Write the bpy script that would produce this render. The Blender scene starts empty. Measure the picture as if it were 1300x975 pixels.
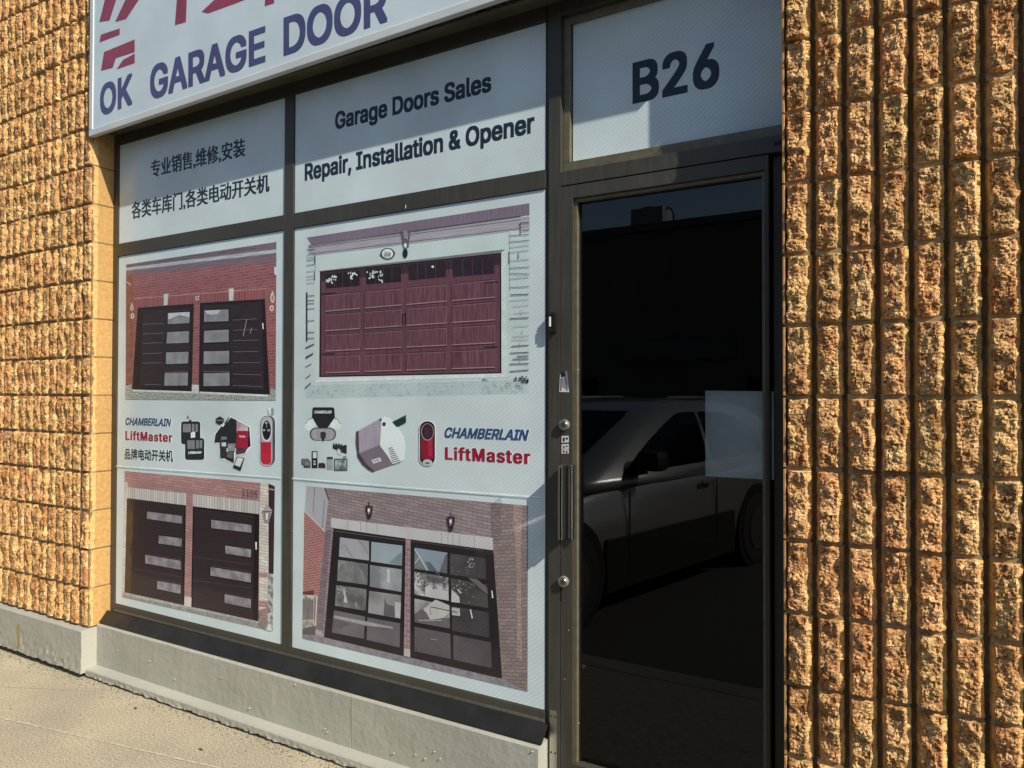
import bpy, bmesh, math, random
from mathutils import Vector, Matrix, noise
C = bpy.context.scene
COL = C.collection
R = random.Random(7)

# ------------------------------------------------------------------ camera
EYE = 1.46
CAM = Vector((0.0, -2.1481, EYE))
FPX, YAW, PIT, ROL = 925.0, 0.5297, 0.0141, 0.0018
fw = Vector((-math.sin(YAW)*math.cos(PIT), math.cos(YAW)*math.cos(PIT), math.sin(PIT)))
r_ = Vector((math.cos(YAW), math.sin(YAW), 0)); u_ = r_.cross(fw)
RT = r_*math.cos(ROL)+u_*math.sin(ROL); UP = -r_*math.sin(ROL)+u_*math.cos(ROL)
cd = bpy.data.cameras.new('camera'); cam = bpy.data.objects.new('camera', cd); COL.objects.link(cam)
m = Matrix.Identity(4)
for i in range(3):
    m[i][0] = RT[i]; m[i][1] = UP[i]; m[i][2] = -fw[i]; m[i][3] = CAM[i]
cam.matrix_world = m
cd.sensor_width = 36; cd.lens = 36*FPX/1300; cd.clip_end = 1000; cd.clip_start = .02
C.camera = cam

# ------------------------------------------------------------------ light
SUN = Vector((-2.9, 1.0, -2.55)).normalized()        # direction the light travels
el = math.asin(-SUN.z); az = math.atan2(-SUN.x, -SUN.y)   # azimuth of the sun, from +Y towards +X
w = bpy.data.worlds.new('World'); C.world = w; w.use_nodes = True
nt = w.node_tree; sky = nt.nodes.new('ShaderNodeTexSky'); sky.sky_type = 'NISHITA'; sky.sun_disc = False
sky.sun_elevation = el; sky.sun_rotation = az; sky.air_density = 1.0; sky.dust_density = 1.0
bg = nt.nodes['Background']; bg.inputs[1].default_value = 0.09
nt.links.new(sky.outputs[0], bg.inputs[0])
sl = bpy.data.lights.new('sun', 'SUN'); sl.energy = 5.0; sl.angle = math.radians(.5); sl.color = (1, .92, .78)
so = bpy.data.objects.new('sun', sl); COL.objects.link(so)
so.rotation_euler = SUN.to_track_quat('-Z', 'Y').to_euler(); so.location = (5, -5, 8)
C.view_settings.view_transform = 'Standard'; C.view_settings.look = 'None'
C.view_settings.exposure = .2; C.view_settings.gamma = 1

# ------------------------------------------------------------------ helpers
def lin(c): 
    c /= 255.0
    return c/12.92 if c <= .04045 else ((c+.055)/1.055)**2.4
def sc(r, g, b, k=1.0): return (lin(r)*k, lin(g)*k, lin(b)*k)
def pt(x, y, Y):
    """point of the plane Y=const that the photograph shows at pixel x, y"""
    d = fw*FPX + RT*(x-650) - UP*(y-487.5)
    return CAM + d*((Y-CAM.y)/d.y)
def gp(x, y, Z):
    d = fw*FPX + RT*(x-650) - UP*(y-487.5)
    return CAM + d*((Z-CAM.z)/d.z)

MATS = {}
def mat(name, col, rough=.6, var=0.0, vscale=20, bump=0.0, bscale=200, metal=0.0, spec=.5, coat=0.0, col2=None, perobj=0.0, bdist=.002, detail=4):
    if name in MATS: return MATS[name]
    M = bpy.data.materials.new(name); M.use_nodes = True; t = M.node_tree; N = t.nodes; L = t.links
    b = N['Principled BSDF']; b.inputs['Base Color'].default_value = (*col, 1); b.inputs['Roughness'].default_value = rough
    b.inputs['Metallic'].default_value = metal; b.inputs['Specular IOR Level'].default_value = spec
    b.inputs['Coat Weight'].default_value = coat; b.inputs['Coat Roughness'].default_value = .06
    tc = N.new('ShaderNodeTexCoord')
    out = None
    if var or col2:
        n = N.new('ShaderNodeTexNoise'); n.inputs['Scale'].default_value = vscale; n.inputs['Detail'].default_value = detail
        L.new(tc.outputs['Object'], n.inputs[0])
        r = N.new('ShaderNodeValToRGB'); r.color_ramp.elements[0].position = .32; r.color_ramp.elements[1].position = .68
        a = col2 if col2 else tuple(c*(1-var) for c in col)
        bb = col if col2 else tuple(min(1, c*(1+var)) for c in col)
        r.color_ramp.elements[0].color = (*a, 1); r.color_ramp.elements[1].color = (*bb, 1)
        L.new(n.outputs[0], r.inputs[0]); out = r.outputs[0]
        if perobj:
            oi = N.new('ShaderNodeObjectInfo'); mr = N.new('ShaderNodeMapRange')
            mr.inputs[3].default_value = 1-perobj; mr.inputs[4].default_value = 1+perobj
            L.new(oi.outputs['Random'], mr.inputs[0])
            mx = N.new('ShaderNodeVectorMath'); mx.operation = 'SCALE'; L.new(out, mx.inputs[0]); L.new(mr.outputs[0], mx.inputs['Scale']); out = mx.outputs[0]
        L.new(out, b.inputs['Base Color'])
    if bump:
        n = N.new('ShaderNodeTexNoise'); n.inputs['Scale'].default_value = bscale; n.inputs['Detail'].default_value = 5
        L.new(tc.outputs['Object'], n.inputs[0])
        bp = N.new('ShaderNodeBump'); bp.inputs['Strength'].default_value = bump; bp.inputs['Distance'].default_value = bdist
        L.new(n.outputs[0], bp.inputs['Height']); L.new(bp.outputs[0], b.inputs['Normal'])
    MATS[name] = M; return M

class MB:
    def __init__(s): s.v = []; s.f = []; s.m = []; s.mats = []
    def mi(s, M):
        if M not in s.mats: s.mats.append(M)
        return s.mats.index(M)
    def poly(s, pts, M):
        k = len(s.v); s.v += [tuple(p) for p in pts]; s.f.append(tuple(range(k, k+len(pts)))); s.m.append(s.mi(M)); return s
    def box(s, x0, x1, y0, y1, z0, z1, M):
        k = len(s.v); i = s.mi(M)
        s.v += [(x, y, z) for x in (x0, x1) for y in (y0, y1) for z in (z0, z1)]
        for q in ((0,1,3,2),(4,6,7,5),(0,4,5,1),(2,3,7,6),(0,2,6,4),(1,5,7,3)):
            s.f.append(tuple(k+a for a in q)); s.m.append(i)
        return s
    def prism(s, pts, axis, a, b, M):
        """pts: 2D outline; axis x/y/z extrude from a to b"""
        def P(p, t): return (t, p[0], p[1]) if axis == 'x' else ((p[0], t, p[1]) if axis == 'y' else (p[0], p[1], t))
        k = len(s.v); n = len(pts); i = s.mi(M)
        s.v += [P(p, a) for p in pts]+[P(p, b) for p in pts]
        s.f.append(tuple(k+j for j in range(n))); s.m.append(i)
        s.f.append(tuple(k+n+j for j in reversed(range(n)))); s.m.append(i)
        for j in range(n):
            s.f.append((k+j, k+(j+1) % n, k+n+(j+1) % n, k+n+j)); s.m.append(i)
        return s
    def cyl(s, c, r, axis, a, b, M, n=24, r2=None):
        r2 = r if r2 is None else r2
        k = len(s.v); i = s.mi(M)
        for t, rr in ((a, r), (b, r2)):
            for j in range(n):
                q = 2*math.pi*j/n; p = (c[0]+rr*math.cos(q), c[1]+rr*math.sin(q))
                s.v.append((t, p[0], p[1]) if axis == 'x' else ((p[0], t, p[1]) if axis == 'y' else (p[0], p[1], t)))
        s.f.append(tuple(k+j for j in range(n))); s.m.append(i); s.f.append(tuple(k+n+j for j in reversed(range(n)))); s.m.append(i)
        for j in range(n): s.f.append((k+j, k+(j+1) % n, k+n+(j+1) % n, k+n+j)); s.m.append(i)
        return s
    def mesh(s, name):
        me = bpy.data.meshes.new(name); me.from_pydata(s.v, [], s.f)
        for M in s.mats: me.materials.append(M)
        me.polygons.foreach_set('material_index', s.m); me.update()
        return me
    def build(s, name, parent=None, bevel=0, smooth=False, fix=True):
        me = s.mesh(name)
        if fix or bevel:
            bm = bmesh.new(); bm.from_mesh(me)
            bmesh.ops.recalc_face_normals(bm, faces=bm.faces)
            if bevel:
                bmesh.ops.bevel(bm, geom=bm.edges[:], offset=bevel, segments=2, affect='EDGES', profile=.6)
            bm.to_mesh(me); bm.free()
        if smooth:
            for p in me.polygons: p.use_smooth = True
        return link(name, me, parent)
def link(name, me, parent=None):
    o = bpy.data.objects.new(name, me); COL.objects.link(o)
    if parent is not None:
        o.parent = parent
        loc = parent['_w'] if '_w' in parent else (0, 0, 0)
        o.location = (-loc[0], -loc[1], -loc[2]); o['_w'] = (0, 0, 0)
    else: o['_w'] = (0, 0, 0)
    return o
def thing(name, label, cat, loc=(0, 0, 0), group=None):
    o = bpy.data.objects.new(name, None); COL.objects.link(o); o.location = loc; o['_w'] = loc
    o.empty_display_size = .1
    return tag(o, label, cat, group)
def tag(o, label=None, cat=None, group=None, kind=None):
    if label: o['label'] = label
    if cat: o['category'] = cat
    if group: o['group'] = group
    if kind: o['kind'] = kind
    return o

# ------------------------------------------------------------------ materials
M_block = None
def stone_mat():
    M = bpy.data.materials.new('split_block'); M.use_nodes = True; t = M.node_tree; N = t.nodes; L = t.links
    b = N['Principled BSDF']; b.inputs['Roughness'].default_value = .92; b.inputs['Specular IOR Level'].default_value = .2
    tc = N.new('ShaderNodeTexCoord'); oi = N.new('ShaderNodeObjectInfo')
    off = N.new('ShaderNodeVectorMath'); off.operation = 'MULTIPLY_ADD'
    off.inputs[1].default_value = (1, 1, 1)
    cmb = N.new('ShaderNodeCombineXYZ'); L.new(oi.outputs['Random'], cmb.inputs[0]); 
    sca = N.new('ShaderNodeVectorMath'); sca.operation = 'SCALE'; sca.inputs['Scale'].default_value = 9; L.new(cmb.outputs[0], sca.inputs[0])
    L.new(tc.outputs['Object'], off.inputs[0]); L.new(sca.outputs[0], off.inputs[2])
    n1 = N.new('ShaderNodeTexNoise'); n1.inputs['Scale'].default_value = 28; n1.inputs['Detail'].default_value = 6; n1.inputs['Roughness'].default_value = .65
    n2 = N.new('ShaderNodeTexVoronoi'); n2.inputs['Scale'].default_value = 190
    L.new(off.outputs[0], n1.inputs[0]); L.new(off.outputs[0], n2.inputs[0])
    r1 = N.new('ShaderNodeValToRGB'); e = r1.color_ramp.elements
    e[0].position = .3; e[0].color = (.36, .165, .07, 1); e[1].position = .64; e[1].color = (.79, .57, .30, 1)
    e2 = e.new(.47); e2.color = (.55, .35, .155, 1)
    L.new(n1.outputs[0], r1.inputs[0])
    r2 = N.new('ShaderNodeValToRGB'); q = r2.color_ramp.elements
    q[0].position = .0; q[0].color = (.5, .44, .42, 1); q[1].position = .9; q[1].color = (1.5, 1.45, 1.35, 1)
    sp = N.new('ShaderNodeSeparateColor'); L.new(n2.outputs['Color'], sp.inputs[0]); L.new(sp.outputs[0], r2.inputs[0])
    mx = N.new('ShaderNodeVectorMath'); mx.operation = 'MULTIPLY'; L.new(r1.outputs[0], mx.inputs[0]); L.new(r2.outputs[0], mx.inputs[1])
    mr = N.new('ShaderNodeMapRange'); mr.inputs[3].default_value = .88; mr.inputs[4].default_value = 1.12; L.new(oi.outputs['Random'], mr.inputs[0])
    s2 = N.new('ShaderNodeVectorMath'); s2.operation = 'SCALE'; L.new(mx.outputs[0], s2.inputs[0]); L.new(mr.outputs[0], s2.inputs['Scale'])
    wn = N.new('ShaderNodeTexWhiteNoise'); wn.noise_dimensions = '1D'; L.new(oi.outputs['Random'], wn.inputs['W'])
    rr_ = N.new('ShaderNodeValToRGB'); qq = rr_.color_ramp.elements; qq[0].color = (1.0, .91, .90, 1); qq[1].color = (1.0, 1.04, 1.02, 1); L.new(wn.outputs['Value'], rr_.inputs[0])
    hm = N.new('ShaderNodeVectorMath'); hm.operation = 'MULTIPLY'; L.new(s2.outputs[0], hm.inputs[0]); L.new(rr_.outputs[0], hm.inputs[1])
    nb2 = N.new('ShaderNodeTexNoise'); nb2.inputs['Scale'].default_value = 9; nb2.inputs['Detail'].default_value = 3; L.new(off.outputs[0], nb2.inputs[0])
    rb = N.new('ShaderNodeValToRGB'); rb.color_ramp.elements[0].position = .35; rb.color_ramp.elements[0].color = (.80, .66, .62, 1); rb.color_ramp.elements[1].position = .55; rb.color_ramp.elements[1].color = (1, 1, 1, 1); L.new(nb2.outputs[0], rb.inputs[0])
    h2 = N.new('ShaderNodeVectorMath'); h2.operation = 'MULTIPLY'; L.new(hm.outputs[0], h2.inputs[0]); L.new(rb.outputs[0], h2.inputs[1])
    L.new(h2.outputs[0], b.inputs['Base Color'])
    n3 = N.new('ShaderNodeTexNoise'); n3.inputs['Scale'].default_value = 230; n3.inputs['Detail'].default_value = 5; n3.inputs['Roughness'].default_value = .7
    L.new(off.outputs[0], n3.inputs[0])
    bp = N.new('ShaderNodeBump'); bp.inputs['Strength'].default_value = .9; bp.inputs['Distance'].default_value = .0048
    L.new(n3.outputs[0], bp.inputs['Height']); L.new(bp.outputs[0], b.inputs['Normal'])
    return M
M_stone = stone_mat()
M_smooth = mat('smooth_block_face', (.56, .345, .125), .9, bump=.5, bscale=420, col2=(.44, .25, .085), vscale=60, detail=8, perobj=.06, bdist=.0015)
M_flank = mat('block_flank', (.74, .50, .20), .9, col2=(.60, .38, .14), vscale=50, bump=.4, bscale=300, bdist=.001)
M_mortar = mat('mortar', (.36, .26, .13), .95, var=.2, vscale=60, bump=.4, bscale=300, bdist=.001)
M_groove = mat('shaded_block_groove', (.24, .155, .07), .95, var=.25, vscale=40, bump=.5, bscale=180, bdist=.002)  # block colour darkened: the shade of the grooves is painted in
M_paint = mat('grey_painted_concrete', (.385, .385, .335), .6, var=.06, vscale=3, bump=.35, bscale=45, bdist=.006)
M_bronze = mat('dark_bronze_aluminium', (.070, .067, .055), .38, var=.12, vscale=2.0, metal=.25)
def streak(M):
    t = M.node_tree; N = t.nodes; L = t.links; b = N['Principled BSDF']; tc = N.new('ShaderNodeTexCoord')
    mp = N.new('ShaderNodeMapping'); mp.inputs['Scale'].default_value = (60, 60, 5); L.new(tc.outputs['Object'], mp.inputs[0])
    n = N.new('ShaderNodeTexNoise'); n.inputs['Scale'].default_value = 1; n.inputs['Detail'].default_value = 7; L.new(mp.outputs[0], n.inputs[0])
    mr = N.new('ShaderNodeMapRange'); mr.inputs[1].default_value = .3; mr.inputs[2].default_value = .7; mr.inputs[3].default_value = .28; mr.inputs[4].default_value = .58; L.new(n.outputs[0], mr.inputs[0]); L.new(mr.outputs[0], b.inputs['Roughness'])
    src = b.inputs['Base Color'].links[0].from_socket; m2 = N.new('ShaderNodeMapRange'); m2.inputs[1].default_value = .35; m2.inputs[2].default_value = .75; m2.inputs[3].default_value = .92; m2.inputs[4].default_value = 1.15; L.new(n.outputs[0], m2.inputs[0])
    s = N.new('ShaderNodeVectorMath'); s.operation = 'SCALE'; L.new(src, s.inputs[0]); L.new(m2.outputs[0], s.inputs['Scale']); L.new(s.outputs[0], b.inputs['Base Color'])
streak(M_bronze)
M_bronze2 = mat('sunlit_bronze', (.17, .15, .10), .4, var=.15, vscale=30, metal=.3)  # lighter copy of the bronze; sun on the beads put into its colour
M_flash = mat('dark_flashing', (.022, .021, .019), .4, var=.3, vscale=8, metal=.2, bump=.1, bscale=6, bdist=.01)
M_lint = mat('primed_steel', (.085, .075, .05), .6, var=.25, vscale=9)
M_gasket = mat('rubber_gasket', (.008, .008, .008), .6)
M_steel = mat('brushed_steel', (.55, .54, .5), .3, metal=1, var=.1, vscale=200)
M_nick = mat('satin_nickel', (.34, .33, .30), .6, metal=.6)
M_asphalt = mat('asphalt', (.028, .028, .029), .9, var=.3, vscale=60, bump=.6, bscale=300)
M_dark = mat('interior_dark', (.006, .006, .007), .9)

def glass_mat(name, tint):
    M = bpy.data.materials.new(name); M.use_nodes = True; t = M.node_tree; N = t.nodes; L = t.links
    N.remove(N['Principled BSDF']); o = N['Material Output']
    tr = N.new('ShaderNodeBsdfTransparent'); tr.inputs[0].default_value = (*tint, 1)
    gl = N.new('ShaderNodeBsdfGlossy'); gl.inputs['Roughness'].default_value = .0; gl.inputs[0].default_value = (1, 1, 1, 1)
    fr = N.new('ShaderNodeFresnel'); fr.inputs[0].default_value = 1.6
    mx = N.new('ShaderNodeMixShader'); L.new(fr.outputs[0], mx.inputs[0]); L.new(tr.outputs[0], mx.inputs[1]); L.new(gl.outputs[0], mx.inputs[2])
    L.new(mx.outputs[0], o.inputs[0]); return M
M_glass = glass_mat('tinted_door_glass', (.86, .90, .89))
M_wglass = mat('window_glass', (.01, .012, .013), .03, spec=.5)

def print_mat(name, c, kind='flat', c2=None, sx=.03, sz=.01, mortar=.0012, amp=0.14, ns=25, stripe=None, rot=0.0, gloss=.35):
    """ink on perforated vinyl; kind flat / brick / vert / noise / grain"""
    if name in MATS: return MATS[name]
    M = bpy.data.materials.new(name); M.use_nodes = True; t = M.node_tree; N = t.nodes; L = t.links
    b = N['Principled BSDF']; b.inputs['Roughness'].default_value = gloss
    b.inputs['Specular IOR Level'].default_value = .25
    b.inputs['Coat Weight'].default_value = .3; b.inputs['Coat Roughness'].default_value = .02
    tc = N.new('ShaderNodeTexCoord'); sep = N.new('ShaderNodeSeparateXYZ'); L.new(tc.outputs['Object'], sep.inputs[0])
    cmb = N.new('ShaderNodeCombineXYZ'); L.new(sep.outputs[0], cmb.inputs[0]); L.new(sep.outputs[2], cmb.inputs[1])
    mp = N.new('ShaderNodeMapping'); mp.inputs['Rotation'].default_value = (0, 0, rot); L.new(cmb.outputs[0], mp.inputs[0])
    v = mp.outputs[0]
    c2 = c2 or tuple(x*.6 for x in c)
    if kind == 'brick':
        k = N.new('ShaderNodeTexBrick'); k.inputs['Scale'].default_value = 1; k.inputs['Brick Width'].default_value = sx
        k.inputs['Row Height'].default_value = sz; k.inputs['Mortar Size'].default_value = mortar
        k.inputs['Mortar Smooth'].default_value = .6
        k.inputs['Color1'].default_value = (*[x*1.12 for x in c], 1); k.inputs['Color2'].default_value = (*[x*.85 for x in c], 1); k.inputs['Mortar'].default_value = (*c2, 1)
        L.new(v, k.inputs[0]); base = k.outputs[0]
    else:
        n0 = N.new('ShaderNodeTexNoise'); n0.inputs['Detail'].default_value = 6
        m2 = N.new('ShaderNodeMapping'); L.new(v, m2.inputs[0])
        if kind == 'grain': m2.inputs['Scale'].default_value = (160, 9, 1); n0.inputs['Scale'].default_value = 1
        elif kind == 'hgrain': m2.inputs['Scale'].default_value = (9, 160, 1); n0.inputs['Scale'].default_value = 1
        else: m2.inputs['Scale'].default_value = (ns, ns, 1); n0.inputs['Scale'].default_value = 1
        L.new(m2.outputs[0], n0.inputs[0])
        rp = N.new('ShaderNodeValToRGB'); e = rp.color_ramp.elements
        if kind == 'flat': e[0].position = .25; e[1].position = .75; a1 = tuple(x*(1-amp) for x in c); a2 = tuple(x*(1+amp) for x in c)
        else: e[0].position = .38; e[1].position = .62; a1 = c2; a2 = c
        e[0].color = (*a1, 1); e[1].color = (*a2, 1)
        L.new(n0.outputs[0], rp.inputs[0]); base = rp.outputs[0]
    # broad fading of the ink and the fine weave of the perforated film
    nb = N.new('ShaderNodeTexNoise'); nb.inputs['Scale'].default_value = 3.2; nb.inputs['Detail'].default_value = 3; L.new(cmb.outputs[0], nb.inputs[0])
    mr = N.new('ShaderNodeMapRange'); mr.inputs[1].default_value = .3; mr.inputs[2].default_value = .7; mr.inputs[3].default_value = .91; mr.inputs[4].default_value = 1.07; L.new(nb.outputs[0], mr.inputs[0])
    wv = N.new('ShaderNodeTexWave'); wv.wave_type = 'BANDS'; wv.bands_direction = 'X'; wv.inputs['Scale'].default_value = 24
    wv.inputs['Distortion'].default_value = 1.2; wv.inputs['Detail'].default_value = 0; wv.inputs['Detail Scale'].default_value = .12
    m3 = N.new('ShaderNodeMapping'); m3.inputs['Rotation'].default_value = (0, 0, math.radians(52)); L.new(cmb.outputs[0], m3.inputs[0]); L.new(m3.outputs[0], wv.inputs[0])
    # weave shows more towards the door side, where the film was stretched
    am = N.new('ShaderNodeMapRange'); am.inputs[1].default_value = -2.6; am.inputs[2].default_value = -1.1; am.inputs[3].default_value = .01; am.inputs[4].default_value = .13; L.new(sep.outputs[0], am.inputs[0])
    ma = N.new('ShaderNodeMath'); ma.operation = 'SUBTRACT'; L.new(wv.outputs['Fac'], ma.inputs[0]); ma.inputs[1].default_value = .5
    mb_ = N.new('ShaderNodeMath'); mb_.operation = 'MULTIPLY_ADD'; L.new(ma.outputs[0], mb_.inputs[0]); L.new(am.outputs[0], mb_.inputs[1]); L.new(mr.outputs[0], mb_.inputs[2])
    s = N.new('ShaderNodeVectorMath'); s.operation = 'SCALE'; L.new(base, s.inputs[0]); L.new(mb_.outputs[0], s.inputs['Scale'])
    L.new(s.outputs[0], b.inputs['Base Color'])
    MATS[name] = M; return M

FAC = (.67, .65, .64)      # how brightly a sunlit facade shows a white sheet: turns a sampled colour into an ink colour
def pc(r, g, b): return (lin(r)/FAC[0], lin(g)/FAC[1], lin(b)/FAC[2])
_pn = 0
def pm(rgb, **k):
    key = 'ink_%d_%d_%d_' % rgb + '_'.join('%s' % (v,) for v in k.values())
    if 'c2' in k and k['c2']: k['c2'] = pc(*k['c2'])
    if key in MATS: return MATS[key]
    M = print_mat(key, pc(*rgb), **k); M.name = 'printed_ink'
    return M

# ------------------------------------------------------------------ setting: ground
g = MB().box(-150, 150, -200, -1.32, -.6, -.13, M_asphalt).build('parking_lot'); tag(g, kind='structure')
M_walk = mat('sidewalk_concrete', (.37, .325, .235), .9, var=.14, vscale=2.2, bump=.55, bscale=260, bdist=.003)
def fine_walk():
    M = M_walk; t = M.node_tree; N = t.nodes; L = t.links; b = N['Principled BSDF']
    src = b.inputs['Base Color'].links[0].from_socket
    tc = N.new('ShaderNodeTexCoord'); n = N.new('ShaderNodeTexNoise'); n.inputs['Scale'].default_value = 150; n.inputs['Detail'].default_value = 3; n.inputs['Roughness'].default_value = .8
    L.new(tc.outputs['Object'], n.inputs[0]); mr = N.new('ShaderNodeMapRange'); mr.inputs[1].default_value = .38; mr.inputs[2].default_value = .62; mr.inputs[3].default_value = .5; mr.inputs[4].default_value = 1.6
    L.new(n.outputs[0], mr.inputs[0]); s = N.new('ShaderNodeVectorMath'); s.operation = 'SCALE'; L.new(src, s.inputs[0]); L.new(mr.outputs[0], s.inputs['Scale']); L.new(s.outputs[0], b.inputs['Base Color'])
fine_walk()
sw = thing('sidewalk', None, None, (0, -.6, 0)); tag(sw, kind='structure')
# slabs with an obliquely cut joint near the corner
def slab(xa, xb, sk=0):
    pts = [(xa, .3), (xb, .3), (xb-sk*.0, -1.17), (xa, -1.17)]
    MB().prism(pts, 'z', -.12, 0, M_walk).build('slab', sw, bevel=.003)
j = -3.60
def slab_poly(p): MB().prism(p, 'z', -.12, 0, M_walk).build('slab', sw, bevel=.003)
jl = lambda y: -3.545+.55*(y+0.0)          # the joint runs from the corner towards the kerb
M_patch = mat('asphalt_patch_mix', (.10, .095, .07), .92, var=.25, vscale=30, bump=.5, bscale=220)
slab_poly([(-5.2, .3), (-1.65, .3), (-1.65, -1.17), (-5.2, -1.17)])
for a, b2 in ((-12, -9.0), (-8.994, -6.8), (-6.794, -5.206), (2.206, 4.2), (4.206, 6.5)): slab(a, b2)
MB().box(-1.644, 2.2, -1.17, .3, -.12, -.002, M_patch).build('asphalt_patch', sw)
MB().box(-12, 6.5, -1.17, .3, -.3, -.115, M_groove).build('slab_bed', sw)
M_line = mat('pale_scrape', (.47, .43, .33), .9, var=.15, vscale=60)
def strip(p0, p1, w0, M, name, par, z=.002, seg=24, jit=.3):
    mb = MB(); a = Vector(p0); b_ = Vector(p1); d = (b_-a).normalized(); n = Vector((-d.y, d.x)); L_ = []; R_ = []
    for i in range(seg+1):
        p = a.lerp(b_, i/seg); q = w0*(1+R.uniform(-jit, jit)); o = R.uniform(-jit, jit)*w0*.5
        L_.append((p.x+n.x*(q+o), p.y+n.y*(q+o), z)); R_.append((p.x-n.x*(q-o), p.y-n.y*(q-o), z))
    for i in range(seg): mb.poly([L_[i], L_[i+1], R_[i+1], R_[i]], M)
    return mb.build(name, par)
strip((-3.95, -.515), (-2.1, -.199), .0045, M_line, 'scrape_mark', sw, seg=130, jit=.6)
strip((-4.3, -.41), (-3.59, -.08), .0025, M_line, 'joint_filler', sw, seg=60, jit=.6)
gr = MB(); Mgr = mat('grit', (.16, .14, .10), .9, var=.4, vscale=50)
for _ in range(1100):
    x = R.uniform(-4.9, -1.5); y = (-.012 if x > -3.79 else -.036)-abs(R.gauss(0, .035)) if R.random() < .75 else R.uniform(-.9, -.02); q = R.uniform(.0012, .0034)
    if y > -.008: continue
    a = R.uniform(0, 3)
    gr.prism([(x+q*math.cos(a+t)*R.uniform(.6, 1.2), y+q*math.sin(a+t)*R.uniform(.6, 1.2)) for t in (0, 1.5, 3.1, 4.6)], 'z', .0005, q*1.2, Mgr if R.random() < .6 else M_line)
gr.build('grit', sw)['kind'] = 'stuff'
kb = MB().box(-12, 6.5, -1.32, -1.174, -.4, .0, mat('kerb_concrete', (.10, .095, .075), .9, var=.15, vscale=6, bump=.3, bscale=120)).build('kerb', bevel=.012); tag(kb, kind='structure')
tw = MB(); p = gp(255, 952, 0)
tw.prism([(p.x-.012, p.y-.002), (p.x+.011, p.y-.004), (p.x+.014, p.y), (p.x-.004, p.y+.003)], 'z', .001, .005, mat('dry_leaf', (.07, .045, .03), .8))
tag(tw.build('dead_leaf'), 'tiny dark curled leaf on the sidewalk below the middle mullion', 'leaf')
p = gp(172, 900, 0); tw = MB().prism([(p.x-.006, p.y-.004), (p.x+.006, p.y-.003), (p.x+.003, p.y+.005)], 'z', .001, .007, MATS['dry_leaf'])
tag(tw.build('pebble'), 'tiny dark pebble on the sidewalk below the left poster window', 'pebble')

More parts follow.
